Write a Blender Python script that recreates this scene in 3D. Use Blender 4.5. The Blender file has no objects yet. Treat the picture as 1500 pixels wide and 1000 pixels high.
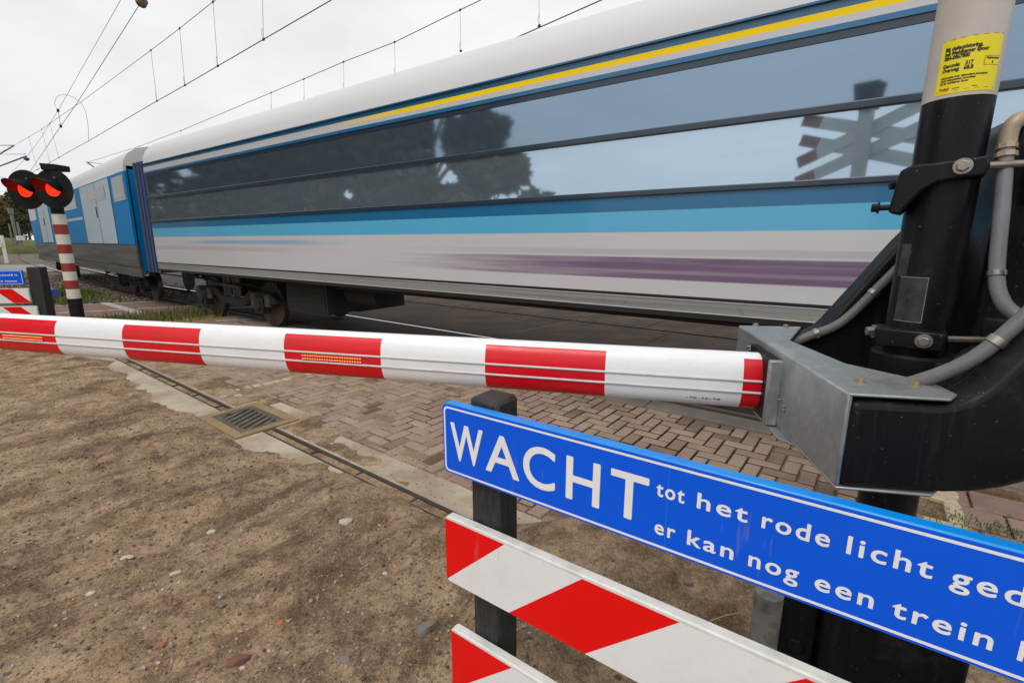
import bpy, math, random
import numpy as np
import bmesh
from mathutils import Vector, Matrix

random.seed(7)
RNG = np.random.default_rng(7)
SC = bpy.context.scene
COL = SC.collection

# ------------------------------------------------------------------ camera
FPX, VH, H = 700.0, 352.0, 1.7            # focal length in photo pixels, horizon row, lens height
PITCH = math.atan((500 - VH) / FPX)
cam_d = bpy.data.cameras.new("camera")
cam_d.sensor_width = 36.0
cam_d.lens = FPX / 1500 * 36
cam_d.clip_start = 0.05
cam_d.clip_end = 6000
cam = bpy.data.objects.new("camera", cam_d)
COL.objects.link(cam)
cam.location = (0, 0, H)
cam.rotation_euler = (math.pi / 2 - PITCH, 0, 0)
SC.camera = cam

# ------------------------------------------------------------------ sky, sun, exposure
SUN_EL, SUN_AZ = math.radians(52), math.radians(215)      # azimuth clockwise from +Y
W = bpy.data.worlds.new("World")
SC.world = W
W.use_nodes = True
wn, wl = W.node_tree.nodes, W.node_tree.links
wn.clear()
wo = wn.new("ShaderNodeOutputWorld")
wb = wn.new("ShaderNodeBackground")
wb.inputs["Strength"].default_value = 0.113
sky = wn.new("ShaderNodeTexSky")
sky.sky_type = 'NISHITA'
sky.sun_disc = False
sky.sun_elevation = SUN_EL
sky.sun_rotation = SUN_AZ
sky.air_density = 1.5
sky.dust_density = 6.0
hs = wn.new("ShaderNodeHueSaturation")
hs.inputs["Saturation"].default_value = 0.15
wl.new(sky.outputs[0], hs.inputs["Color"])
tc = wn.new("ShaderNodeTexCoord")
mp = wn.new("ShaderNodeMapping")
mp.inputs["Scale"].default_value = (1.0, 1.0, 2.2)
wl.new(tc.outputs["Generated"], mp.inputs[0])
cn = wn.new("ShaderNodeTexNoise")
cn.inputs["Scale"].default_value = 2.3
cn.inputs["Detail"].default_value = 5
cn.inputs["Roughness"].default_value = 0.55
wl.new(mp.outputs[0], cn.inputs["Vector"])
cr = wn.new("ShaderNodeValToRGB")
cr.color_ramp.elements[0].position = 0.30
cr.color_ramp.elements[0].color = (6.9, 7.0, 7.25, 1)
cr.color_ramp.elements[1].position = 0.62
cr.color_ramp.elements[1].color = (8.35, 8.4, 8.6, 1)
wl.new(cn.outputs[0], cr.inputs[0])
mx = wn.new("ShaderNodeMix")
mx.data_type = 'RGBA'
mx.inputs[0].default_value = 0.93                           # overcast: cloud deck over the clear sky
wl.new(hs.outputs[0], mx.inputs[6])
wl.new(cr.outputs[0], mx.inputs[7])
wl.new(mx.outputs[2], wb.inputs["Color"])
wl.new(wb.outputs[0], wo.inputs[0])

sd = bpy.data.lights.new("sun", 'SUN')
sd.energy = 1.2
sd.angle = math.radians(25)
sd.color = (1.0, 0.96, 0.9)
so = bpy.data.objects.new("sun", sd)
COL.objects.link(so)
so.location = (0, 0, 30)
sv = Vector((math.sin(SUN_AZ) * math.cos(SUN_EL), math.cos(SUN_AZ) * math.cos(SUN_EL), math.sin(SUN_EL)))
so.rotation_euler = sv.to_track_quat('Z', 'Y').to_euler()
SC.view_settings.view_transform = 'Standard'
SC.view_settings.look = 'None'
SC.view_settings.exposure = 0.08
SC.view_settings.gamma = 1.0
SC.cycles.use_denoising = True
SC.cycles.max_bounces = 8

# ------------------------------------------------------------------ measuring helpers
CP, SP = math.cos(PITCH), math.sin(PITCH)
def ray(u, v):
    x, y = u - 750.0, 500.0 - v
    return Vector((x / FPX, (FPX * CP + y * SP) / FPX, (y * CP - FPX * SP) / FPX))
C0 = Vector((0, 0, H))
def at(u, v, dep): return C0 + ray(u, v) * dep
def gnd(u, v, z=0.0):
    r = ray(u, v)
    return C0 + r * ((z - H) / r.z)
def frame(th):
    a = math.radians(th)
    return Vector((-math.sin(a), math.cos(a), 0)), Vector((math.cos(a), math.sin(a), 0))
GD, GN = frame(52.5)          # along the rails, across the rails
TD, TN = frame(54.6)          # along the carriage side
Z = Vector((0, 0, 1))
def G(d, n, z=0.0): return GD * d + GN * n + Z * z
def onp(u, v, D, N):
    r = ray(u, v)
    return C0 + r * (D / (r.x * N.x + r.y * N.y))
def todn(P): return P.dot(GD), P.dot(GN)

# ------------------------------------------------------------------ materials
def mat(name, color=(.5, .5, .5), rough=.5, metal=0.0, spec=.5, coat=0.0):
    m = bpy.data.materials.new(name)
    m.use_nodes = True
    b = m.node_tree.nodes["Principled BSDF"]
    b.inputs["Base Color"].default_value = (*color, 1)
    b.inputs["Roughness"].default_value = rough
    b.inputs["Metallic"].default_value = metal
    b.inputs["Specular IOR Level"].default_value = spec
    b.inputs["Coat Weight"].default_value = coat
    return m
class N:
    """small node-graph helper"""
    def __init__(s, m):
        s.m = m; s.t = m.node_tree; s.b = s.t.nodes["Principled BSDF"]
        s._o = None
    def new(s, k, **kw):
        n = s.t.nodes.new(k)
        for a, v in kw.items(): setattr(n, a, v)
        return n
    def link(s, a, b): s.t.links.new(a, b)
    def obj(s):
        if s._o is None: s._o = s.new("ShaderNodeTexCoord").outputs["Object"]
        return s._o
    def pos(s): return s.new("ShaderNodeNewGeometry").outputs["Position"]
    def noise(s, scale, detail=4, rough=.55, vec=None, stretch=None, dist=0):
        n = s.new("ShaderNodeTexNoise")
        n.inputs["Scale"].default_value = scale
        n.inputs["Detail"].default_value = detail
        n.inputs["Roughness"].default_value = rough
        n.inputs["Distortion"].default_value = dist
        v = vec or s.obj()
        if stretch is not None:
            mp = s.new("ShaderNodeMapping")
            mp.inputs["Scale"].default_value = stretch
            s.link(v, mp.inputs[0]); v = mp.outputs[0]
        s.link(v, n.inputs["Vector"])
        return n.outputs["Fac"]
    def vor(s, scale, vec=None, out="Distance", feature='F1'):
        n = s.new("ShaderNodeTexVoronoi", feature=feature)
        n.inputs["Scale"].default_value = scale
        s.link(vec or s.obj(), n.inputs["Vector"])
        return n.outputs[out]
    def ramp(s, fac, stops, interp='LINEAR'):
        n = s.new("ShaderNodeValToRGB")
        n.color_ramp.interpolation = interp
        e = n.color_ramp.elements
        while len(e) < len(stops): e.new(0.5)
        for i, (p, c) in enumerate(stops):
            e[i].position = p
            e[i].color = (*c, 1) if isinstance(c, tuple) else (c, c, c, 1)
        s.link(fac, n.inputs[0])
        return n.outputs[0]
    def mix(s, fac, a, b, mode='MIX'):
        n = s.new("ShaderNodeMix", data_type='RGBA', blend_type=mode)
        for i, v in ((0, fac), (6, a), (7, b)):
            if isinstance(v, (int, float)): n.inputs[i].default_value = v if i == 0 else (v, v, v, 1)
            elif isinstance(v, tuple): n.inputs[i].default_value = (*v, 1)
            else: s.link(v, n.inputs[i])
        return n.outputs[2]
    def math(s, op, a, b=0.0, clamp=False):
        n = s.new("ShaderNodeMath", operation=op, use_clamp=clamp)
        for i, v in ((0, a), (1, b)):
            if isinstance(v, (int, float)): n.inputs[i].default_value = v
            else: s.link(v, n.inputs[i])
        return n.outputs[0]
    def maprange(s, v, a, b, c=0.0, d=1.0, smooth=True):
        n = s.new("ShaderNodeMapRange")
        n.interpolation_type = 'SMOOTHSTEP' if smooth else 'LINEAR'
        s.link(v, n.inputs[0])
        for i, x in enumerate((a, b, c, d)): n.inputs[i + 1].default_value = x
        return n.outputs[0]
    def color(s, x): s.link(x, s.b.inputs["Base Color"])
    def rough(s, x): s.link(x, s.b.inputs["Roughness"])
    def bump(s, h, strength=.3, dist=.01):
        n = s.new("ShaderNodeBump")
        n.inputs["Strength"].default_value = strength
        n.inputs["Distance"].default_value = dist
        s.link(h, n.inputs["Height"])
        s.link(n.outputs[0], s.b.inputs["Normal"])

def worn(name, color, rough=.45, dirt=(.10, .085, .065), amount=.25, scale=9, metal=0.0, bump=.06, spec=.5, streak=None, coat=0):
    """paint or metal with faint uneven tone, grime and scuffs"""
    m = mat(name, color, rough, metal, spec, coat); n = N(m)
    a = n.noise(scale, 6, .6, stretch=streak)
    f = n.noise(scale * 11, 3, .6)
    c = n.mix(n.math('MULTIPLY', n.ramp(a, [(.45, 0.), (.75, 1.)]), amount), color, dirt)
    c = n.mix(n.math('MULTIPLY', n.ramp(f, [(.60, 0.), (.72, 1.)]), amount * .5), c, dirt)
    n.color(c)
    n.rough(n.maprange(a, .3, .7, max(.02, rough - .08), min(1, rough + .15)))
    if bump: n.bump(f, bump, .002)
    return m

M = {}
def retro(name, color, dirt, amount):
    m = mat(name, color, .36, 0, .3); n = N(m)
    a = n.noise(5, 5, .6); f = n.noise(60, 3, .6)
    c = n.mix(n.math('MULTIPLY', n.ramp(a, [(.48, 0.), (.8, 1.)]), amount), color, dirt)
    c = n.mix(n.math('MULTIPLY', n.ramp(f, [(.62, 0.), (.7, 1.)]), amount * .5), c, dirt)
    sc_ = n.noise(34, 3, .6, stretch=(1, 1, .12)); sk_ = n.noise(3.2, 2, .5)
    c = n.mix(n.math('MULTIPLY', n.ramp(sc_, [(.66, 0.), (.69, .5)]), n.ramp(sk_, [(.45, 0.), (.6, 1.)])), c, tuple(min(1, x * .55 + .12) for x in color))
    hx = n.vor(260)                       # the prismatic cells of reflective sheeting
    c = n.mix(n.ramp(hx, [(.25, 0.), (.6, .12)]), c, tuple(x * .7 for x in color))
    n.color(c); n.bump(hx, .12, .001)
    return m
M['red'] = retro("reflective_red", (.86, .004, .004), (.62, .006, .005), .25)
M['white'] = retro("reflective_white", (.83, .835, .84), (.56, .53, .47), .3)
M['blue'] = retro("reflective_blue", (.0, .108, .82), (.0, .08, .66), .3)
M['lblue'] = worn("sign_edge_skylit_blue", (.0, .25, .76), .28, (.0, .14, .48), .4)  # lighter than the face: the edge's sky reflection is put into its colour
M['letter'] = worn("sign_letter_white", (.86, .87, .885), .35, (.55, .55, .55), .2, bump=0)
M['trim'] = worn("board_edge_white", (.74, .73, .70), .4, (.33, .30, .24), .45, 14)
M['boomw'] = worn("boom_white_paint", (.84, .845, .86), .33, (.50, .48, .44), .24, 4, streak=(1, 1, 3))
M['boomr'] = worn("boom_red_film", (.72, .002, .010), .30, (.36, .006, .01), .35, 4, streak=(1, 1, 3))
M['wire_w'] = worn("tension_wire", (.60, .60, .58), .4, (.3, .3, .28), .4, 20)
def blackpaint(name, base, rough):
    m = mat(name, base, rough, 0, .18); n = N(m)
    st = n.noise(26, 5, .65, stretch=(1, 1, .07)); bl = n.noise(5, 6, .65); sp = n.noise(120, 2, .6)
    c = n.mix(n.ramp(st, [(.56, 0.), (.78, .55)]), base, (.045, .043, .045))
    c = n.mix(n.ramp(bl, [(.60, 0.), (.78, .6)]), c, (.07, .062, .055))
    c = n.mix(n.ramp(sp, [(.70, 0.), (.74, .7)]), c, (.16, .15, .13))
    n.color(c); n.rough(n.maprange(bl, .3, .7, rough - .1, rough + .2)); n.bump(n.noise(45, 4, .6), .12, .002)
    return m
M['black'] = blackpaint("black_paint", (.008, .008, .0105), .34)
M['blackrough'] = blackpaint("black_weathered", (.011, .0105, .012), .5)
M['wood'] = worn("tarred_post", (.018, .017, .017), .62, (.075, .068, .058), .6, 14, bump=.35, streak=(6, 6, 1))
M['bolt'] = worn("steel_bolt", (.33, .31, .28), .38, (.12, .08, .05), .5, 40, metal=.8)
M['brass'] = worn("zinc_yellow_bolt", (.42, .35, .22), .4, (.2, .15, .09), .5, 40, metal=.7)
M['cable'] = worn("grey_conduit", (.12, .12, .12), .5, (.24, .22, .19), .5, 12, bump=.1)
M['cable2'] = worn("grey_pvc_pipe", (.16, .17, .19), .45, (.30, .29, .27), .5, 10)
M['postw'] = worn("post_cream", (.50, .465, .42), .5, (.33, .28, .22), .35, 6)
M['yellow'] = worn("sticker_yellow", (.80, .68, .0), .4, (.6, .5, .02), .25, 10, bump=0)
M['ink'] = mat("ink_black", (.02, .02, .015), .5)
M['inkred'] = mat("ink_red", (.5, .02, .02), .5)
M['polered'] = worn("pole_red", (.28, .035, .025), .55, (.16, .04, .03), .4, 8)
M['polew'] = worn("pole_white", (.68, .65, .57), .55, (.45, .40, .30), .4, 8)
M['darkred'] = worn("hood_inside", (.16, .004, .004), .4, (.08, .01, .01), .4, 14)
M['rustpipe'] = worn("peeling_paint", (.26, .25, .23), .7, (.03, .027, .025), .9, 16, bump=.3)

m = mat("galvanised_steel", (.36, .38, .385), .42, .75); n = N(m)
v_ = n.vor(70, out="Color"); sp_ = n.noise(6, 6, .6)
bw = n.new("ShaderNodeRGBToBW"); n.link(v_, bw.inputs[0])
c = n.ramp(bw.outputs[0], [(.2, (.34, .36, .365)), (.8, (.40, .42, .425))])
c = n.mix(n.ramp(sp_, [(.45, 0.), (.72, .65)]), c, (.22, .235, .235))
c = n.mix(n.ramp(n.noise(3.3, 3, .5, dist=1.2), [(.62, 0.), (.66, .35)]), c, (.55, .57, .57))
n.color(c); n.rough(n.maprange(sp_, .3, .7, .36, .6)); n.bump(sp_, .05, .004)
M['galv'] = m

def emis(name, col, s, base=(.1, .0, .0)):
    m = mat(name, base, .3)
    b = m.node_tree.nodes["Principled BSDF"]
    b.inputs["Emission Color"].default_value = (*col, 1)
    b.inputs["Emission Strength"].default_value = s
    return m
M['lamp'] = emis("red_lamp_lens", (1.0, .035, .008), .95, (.4, .02, .01))
M['led'] = emis("led_point", (1.0, .22, .06), 1.5, (.4, .03, .02))
M['ledbase'] = worn("led_strip_base", (.35, .02, .01), .4, (.2, .02, .01), .3)

# train
def paint(name, color, coat=.35, rough=.3):
    m = mat(name, color, rough, 0, .5, coat); n = N(m)
    m.node_tree.nodes["Principled BSDF"].inputs["Coat Roughness"].default_value = .08
    a = n.noise(1.2, 5, .6, stretch=(.3, .3, 3))
    c = n.mix(n.ramp(a, [(.4, 0.), (.75, .22)]), color, tuple(x * .72 + .02 for x in color))
    n.color(c)
    return m
M['t_roof'] = paint("train_roof_grey", (.62, .622, .635), .0, .6)
M['t_blue'] = paint("train_dark_blue", (.018, .115, .24))
M['t_yellow'] = paint("train_yellow", (.84, .60, .0))
M['t_white'] = paint("train_white", (.55, .55, .57))
M['t_bluew'] = paint("train_band_blue", (.012, .14, .30))
M['t_cyan'] = paint("train_band_cyan", (.095, .42, .66))
M['t_frame'] = paint("train_window_frame", (.018, .035, .06))
M['t_black'] = paint("train_black_seal", (.012, .013, .016), .2)
M['t_skirt'] = worn("train_skirt_grey", (.27, .27, .265), .4, (.10, .095, .085), .75, 1.5, streak=(.12, .12, 16))
M['t_under'] = worn("train_underframe", (.009, .008, .007), .7, (.03, .025, .02), .6, 3)
M['t_steel'] = worn("wheel_steel", (.10, .085, .07), .5, (.05, .035, .03), .6, 8, metal=.5)
M['t_cab'] = paint("train_cab_blue", (.0, .20, .50), 0, .55)
M['t_pale'] = paint("train_pale_panel", (.44, .54, .61), 0, .55)
M['t_win2'] = paint("train_smoky_window", (.20, .21, .225), .2, .35)
M['t_gang'] = paint("gangway_blue", (.055, .085, .17), 0, .7)
for k_ in ('t_cab', 't_pale', 't_gang'): M[k_].node_tree.nodes["Principled BSDF"].inputs["Specular IOR Level"].default_value = .12
M['t_grey2'] = worn("train_lower_grey", (.085, .082, .075), .5, (.04, .036, .032), .6, 1.2, streak=(.25, .25, 5))

def glass(name, tint, rough):
    m = mat(name, tint, rough, .82); n = N(m)
    # shading normals turned sideways to shift the reflections; the panes stay flush
    g = n.new("ShaderNodeNewGeometry")
    va = n.new("ShaderNodeVectorMath", operation='ADD')
    va.inputs[1].default_value = tuple(TD * NORMAL_YAW + Z * 0.0)
    n.link(g.outputs["Normal"], va.inputs[0])
    vn = n.new("ShaderNodeVectorMath", operation='NORMALIZE')
    n.link(va.outputs[0], vn.inputs[0])
    bp = n.new("ShaderNodeBump")
    bp.inputs["Strength"].default_value = .04
    bp.inputs["Distance"].default_value = .02
    n.link(n.noise(1.1, 2, .5), bp.inputs["Height"])
    n.link(vn.outputs[0], bp.inputs["Normal"])
    n.link(bp.outputs[0], n.b.inputs["Normal"])
    a = n.noise(1.0, 4, .6, stretch=(.35, .35, 5))
    n.color(n.mix(n.ramp(a, [(.35, 0.), (.75, .25)]), tint, tuple(x * .72 for x in tint)))
    return m
NORMAL_YAW = -0.052
M['glass_up'] = glass("tinted_glass_upper", (.24, .335, .435), .05)
M['glass_lo'] = glass("tinted_glass_lower", (.44, .57, .68), .038)

# ------------------------------------------------------------------ mesh helpers
class MB:
    def __init__(s): s.v = []; s.f = []; s.mi = []
    def add(s, vs, fs, mi=0):
        o = len(s.v)
        s.v += [tuple(x) for x in vs]
        s.f += [tuple(i + o for i in f) for f in fs]
        s.mi += [mi] * len(fs)
        return s
    def quad(s, a, b, c, d, mi=0): return s.add([a, b, c, d], [(0, 1, 2, 3)], mi)
    def box(s, c, ax, ay, az, hx, hy, hz, mi=0):
        vs = [c + ax * (sx * hx) + ay * (sy * hy) + az * (sz * hz) for sx in (-1, 1) for sy in (-1, 1) for sz in (-1, 1)]
        fs = [(0, 1, 3, 2), (4, 6, 7, 5), (0, 4, 5, 1), (2, 3, 7, 6), (0, 2, 6, 4), (1, 5, 7, 3)]
        if ax.cross(ay).dot(az) < 0: fs = [tuple(reversed(f)) for f in fs]
        return s.add(vs, fs, mi)
    def tube(s, pts, r, seg=10, cap=True, mi=0, up=None):
        pts = [Vector(p) for p in pts]
        k = len(pts); rs = r if isinstance(r, (list, tuple)) else [r] * k
        vs = []; prev = None
        for i, p in enumerate(pts):
            t = (pts[min(i + 1, k - 1)] - pts[max(i - 1, 0)]).normalized()
            if prev is None:
                a = Vector((0, 0, 1)) if abs(t.z) < .9 else Vector((1, 0, 0))
                x = t.cross(a).normalized()
            else:
                x = (prev - t * prev.dot(t)).normalized()
            prev = x; y = t.cross(x)
            for j in range(seg):
                an = 2 * math.pi * j / seg
                vs.append(p + (x * math.cos(an) + y * math.sin(an)) * rs[i])
        fs = []
        for i in range(k - 1):
            for j in range(seg):
                a, b = i * seg + j, i * seg + (j + 1) % seg
                fs.append((a, b, b + seg, a + seg))
        if cap:
            fs.append(tuple(reversed(range(seg)))); fs.append(tuple((k - 1) * seg + j for j in range(seg)))
        return s.add(vs, fs, mi)
    def prism(s, poly, o, ax, ay, ext0, ext1, mi=0):
        """polygon (x,y) in plane o,ax,ay extruded from vector ext0 to ext1"""
        k = len(poly)
        vs = [o + ax * x + ay * y + ext0 for x, y in poly] + [o + ax * x + ay * y + ext1 for x, y in poly]
        fs = [tuple(range(k)), tuple(reversed(range(k, 2 * k)))]
        area = sum(poly[i][0] * poly[(i + 1) % k][1] - poly[(i + 1) % k][0] * poly[i][1] for i in range(k))
        flip = (ax.cross(ay).dot(ext0 - ext1) > 0) != (area > 0)
        if flip: fs = [tuple(reversed(f)) for f in fs]
        for i in range(k):
            j = (i + 1) % k
            q = (i, i + k, j + k, j)
            fs.append(tuple(reversed(q)) if flip else q)
        return s.add(vs, fs, mi)
    def lathe(s, prof, o, ax, x, seg=24, mi=0):
        """profile (r, h) about axis ax through o"""
        y = ax.cross(x); vs = []; fs = []
        for r, h in prof:
            for j in range(seg):
                an = 2 * math.pi * j / seg
                vs.append(o + ax * h + (x * math.cos(an) + y * math.sin(an)) * r)
        for i in range(len(prof) - 1):
            for j in range(seg):
                a, b = i * seg + j, i * seg + (j + 1) % seg
                fs.append((a, b, b + seg, a + seg))
        fs.append(tuple(reversed(range(seg)))); fs.append(tuple((len(prof) - 1) * seg + j for j in range(seg)))
        return s.add(vs, fs, mi)
    def obj(s, name, mats, parent=None, base=None, bevel=0, smooth=None, segs=2):
        me = bpy.data.meshes.new(name)
        org = Vector((0, 0, 0))
        p = parent
        while p is not None:
            org += p.location; p = p.parent
        if parent is None and base is not None: org = Vector(base)
        loc = Vector((0, 0, 0))
        if parent is None: loc = org
        me.from_pydata([Vector(v) - org for v in s.v], [], s.f)
        if not isinstance(mats, (list, tuple)): mats = [mats]
        for mm in mats: me.materials.append(mm)
        if len(mats) > 1: me.polygons.foreach_set("material_index", s.mi)
        if smooth is not None:
            me.shade_smooth(); me.set_sharp_from_angle(angle=math.radians(smooth))
        me.update()
        o = bpy.data.objects.new(name, me)
        COL.objects.link(o)
        o.location = loc
        if parent is not None: o.parent = parent
        if bevel:
            bv = o.modifiers.new("bevel", 'BEVEL')
            bv.width = bevel; bv.segments = segs; bv.limit_method = 'ANGLE'; bv.angle_limit = math.radians(35)
            bv.harden_normals = False
            if smooth is None:
                me.shade_smooth(); me.set_sharp_from_angle(angle=math.radians(50))
        return o

def tag(o, label=None, cat=None, group=None, kind=None):
    if label: o["label"] = label
    if cat: o["category"] = cat
    if group: o["group"] = group
    if kind: o["kind"] = kind
    return o
def empty(name, loc, label, cat, group=None):
    o = bpy.data.objects.new(name, None)
    COL.objects.link(o); o.location = loc; o.empty_display_size = .2
    return tag(o, label, cat, group)
def smoothpath(pts, per=8):
    pts = [Vector(p) for p in pts]; out = []
    for i in range(len(pts) - 1):
        p0, p1, p2, p3 = pts[max(i - 1, 0)], pts[i], pts[i + 1], pts[min(i + 2, len(pts) - 1)]
        for k in range(per):
            t = k / per
            out.append(.5 * ((2 * p1) + (p2 - p0) * t + (2 * p0 - 5 * p1 + 4 * p2 - p3) * t * t + (3 * p1 - p0 - 3 * p2 + p3) * t ** 3))
    out.append(pts[-1])
    return out
def bolt(name, p, axis, r, h, material, parent):
    x = axis.orthogonal().normalized()
    b = MB()
    b.lathe([(r * 1.45, 0), (r * 1.45, h * .22)], p, axis, x, 16)
    b.lathe([(r, h * .22), (r, h * .95), (r * .85, h)], p, axis, x, 6)
    return b.obj(name, material, parent)

def lattice(nx, ny, seed):
    return np.random.default_rng(seed).random((nx + 3, ny + 3))
def vnoise(x, y, seed, period=256):
    g = np.random.default_rng(seed).random((period, period))
    xi = np.floor(x).astype(int); yi = np.floor(y).astype(int)
    fx = x - xi; fy = y - yi
    fx = fx * fx * (3 - 2 * fx); fy = fy * fy * (3 - 2 * fy)
    a = g[xi % period, yi % period]; b = g[(xi + 1) % period, yi % period]
    c_ = g[xi % period, (yi + 1) % period]; d_ = g[(xi + 1) % period, (yi + 1) % period]
    return (a * (1 - fx) + b * fx) * (1 - fy) + (c_ * (1 - fx) + d_ * fx) * fy
def fbm(x, y, seed, octv=5, gain=.5):
    t = np.zeros_like(x); a = 1.0; s = 0
    for o in range(octv):
        t += a * vnoise(x * 2 ** o + 17.3 * o, y * 2 ** o + 5.1 * o, seed + o); s += a; a *= gain
    return t / s - .5
def gridmesh(name, d0, d1, n0, n1, step, zf, material, colors=None):
    ds = np.arange(d0, d1 + 1e-6, step); ns = np.arange(n0, n1 + 1e-6, step)
    D, Nn = np.meshgrid(ds, ns, indexing='ij')
    Zv = zf(D, Nn)
    X = D * GD.x + Nn * GN.x; Y = D * GD.y + Nn * GN.y
    co = np.stack([X, Y, Zv], -1).reshape(-1, 3)
    a, b = len(ds), len(ns)
    i = np.arange(a * b).reshape(a, b)
    q = np.stack([i[:-1, :-1], i[:-1, 1:], i[1:, 1:], i[1:, :-1]], -1).reshape(-1, 4)
    me = bpy.data.meshes.new(name)
    me.vertices.add(len(co)); me.vertices.foreach_set("co", co.ravel())
    me.loops.add(q.size); me.loops.foreach_set("vertex_index", q.ravel())
    me.polygons.add(len(q)); me.polygons.foreach_set("loop_start", np.arange(0, q.size, 4))
    me.polygons.foreach_set("loop_total", np.full(len(q), 4))
    me.update(calc_edges=True)
    # face up
    if me.polygons[0].normal.z < 0: me.flip_normals()
    me.shade_smooth()
    me.materials.append(material)
    o = bpy.data.objects.new(name, me)
    COL.objects.link(o)
    return o

_tx = {}
def text_mesh(txt, size, bold=0.0, spacing=1.0, res=4):
    cu = bpy.data.curves.new("lettering", 'FONT')
    cu.body = txt; cu.size = size; cu.offset = bold; cu.space_character = spacing; cu.resolution_u = res
    ob = bpy.data.objects.new("lettering", cu)
    COL.objects.link(ob)
    dg = bpy.context.evaluated_depsgraph_get()
    me = bpy.data.meshes.new_from_object(ob.evaluated_get(dg))
    vs = [v.co.copy() for v in me.vertices]; fs = [tuple(p.vertices) for p in me.polygons]
    bpy.data.objects.remove(ob); bpy.data.meshes.remove(me); bpy.data.curves.remove(cu)
    return vs, fs
def text_fit(txt, x0, x1, y0, cap, bold=0.0, spacing=1.0, res=4, capchar='H', heavy=0.0):
    """text scaled so its capitals (or the glyph capchar) are cap high and it runs from x0 to x1"""
    hv, _ = text_mesh(capchar, 1.0, 0)
    ch = max(v.y for v in hv) - min(v.y for v in hv)
    vs, fs = text_mesh(txt, cap / ch, bold, spacing, res)
    a, b = min(v.x for v in vs), max(v.x for v in vs)
    k = (x1 - x0 - 2 * heavy) / (b - a) if x1 is not None else 1
    base = [Vector((x0 + heavy + (v.x - a) * k, y0 + v.y, 0)) for v in vs]
    if not heavy: return base, fs
    # a heavier stroke: the outline laid round a small circle, each layer a hair above the last
    V, F = [], []; L = 8
    for q in range(L):
        an = 2 * math.pi * q / L; o = len(V)
        V += [v + Vector((math.cos(an) * heavy, math.sin(an) * heavy * .8, q * 6e-5)) for v in base]
        F += [tuple(i + o for i in f) for f in fs]
    return V, F

# ================================================================== SETTING
# ---- ground sheet
m = mat("ground_far", (.12, .12, .05), .95); n = N(m)
a = n.noise(.12, 6, .6); b = n.noise(2.5, 5, .65)
c = n.mix(n.ramp(a, [(.42, 0.), (.58, 1.)]), (.17, .125, .075), (.075, .105, .022))
c = n.mix(n.ramp(b, [(.4, 0.), (.7, .7)]), c, (.06, .052, .03))
n.color(c); n.bump(b, .6, .05)
M['ground'] = m
mb = MB()
mb.quad(Vector((-3000, -3000, -.09)), Vector((3000, -3000, -.09)), Vector((3000, 3000, -.09)), Vector((-3000, 3000, -.09)))
tag(mb.obj("ground", M['ground']), kind="structure")

# ---- trodden sand of the near road
m = mat("sandy_dirt", (.26, .17, .10), .95, 0, .2); n = N(m)
dg = n.new("ShaderNodeVectorMath", operation='DOT_PRODUCT'); dg.inputs[1].default_value = GD; n.link(n.obj(), dg.inputs[0])
dh = n.new("ShaderNodeVectorMath", operation='DOT_PRODUCT'); dh.inputs[1].default_value = GN; n.link(n.obj(), dh.inputs[0])
cxyz = n.new("ShaderNodeCombineXYZ"); n.link(dg.outputs["Value"], cxyz.inputs[0]); n.link(n.math('MULTIPLY', dh.outputs["Value"], .28), cxyz.inputs[1])
trk = n.noise(4.2, 7, .68, vec=cxyz.outputs[0], dist=.4)
big = n.noise(.8, 5, .6); mid = n.noise(5, 7, .68, dist=.3); fine = n.noise(70, 4, .75); grit = n.noise(260, 2, .7)
rut = n.noise(3.0, 5, .6, stretch=(1, 1, 1))
c = n.mix(n.ramp(mid, [(.36, 0.), (.62, 1.)]), (.225, .135, .072), (.60, .41, .245))
c = n.mix(n.ramp(big, [(.4, 0.), (.6, .5)]), c, (.60, .44, .29))
c = n.mix(n.ramp(trk, [(.50, 0.), (.64, .8)]), c, (.15, .088, .047))
c = n.mix(n.ramp(trk, [(.36, .5), (.46, 0.)]), c, (.56, .40, .26))
c = n.mix(n.ramp(n.noise(1.7, 7, .72), [(.50, 0.), (.62, .85)]), c, (.14, .083, .046))
c = n.mix(n.ramp(n.noise(14, 6, .72), [(.53, 0.), (.66, .7)]), c, (.095, .06, .037))
c = n.mix(n.ramp(fine, [(.36, .75), (.47, 0.)]), c, (.085, .055, .035))
c = n.mix(n.ramp(fine, [(.56, 0.), (.66, .55)]), c, (.62, .47, .31))
c = n.mix(n.ramp(grit, [(.58, 0.), (.68, .7)]), c, (.62, .50, .36))
c = n.mix(n.ramp(grit, [(.28, .6), (.38, 0.)]), c, (.06, .042, .03))
n.color(c)
hsum = n.math('ADD', n.math('MULTIPLY', n.math('SUBTRACT', mid, trk), .6), n.math('ADD', n.math('MULTIPLY', fine, .35), n.math('MULTIPLY', grit, .12)))
n.bump(hsum, 1.0, .05)
M['dirt'] = m
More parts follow.
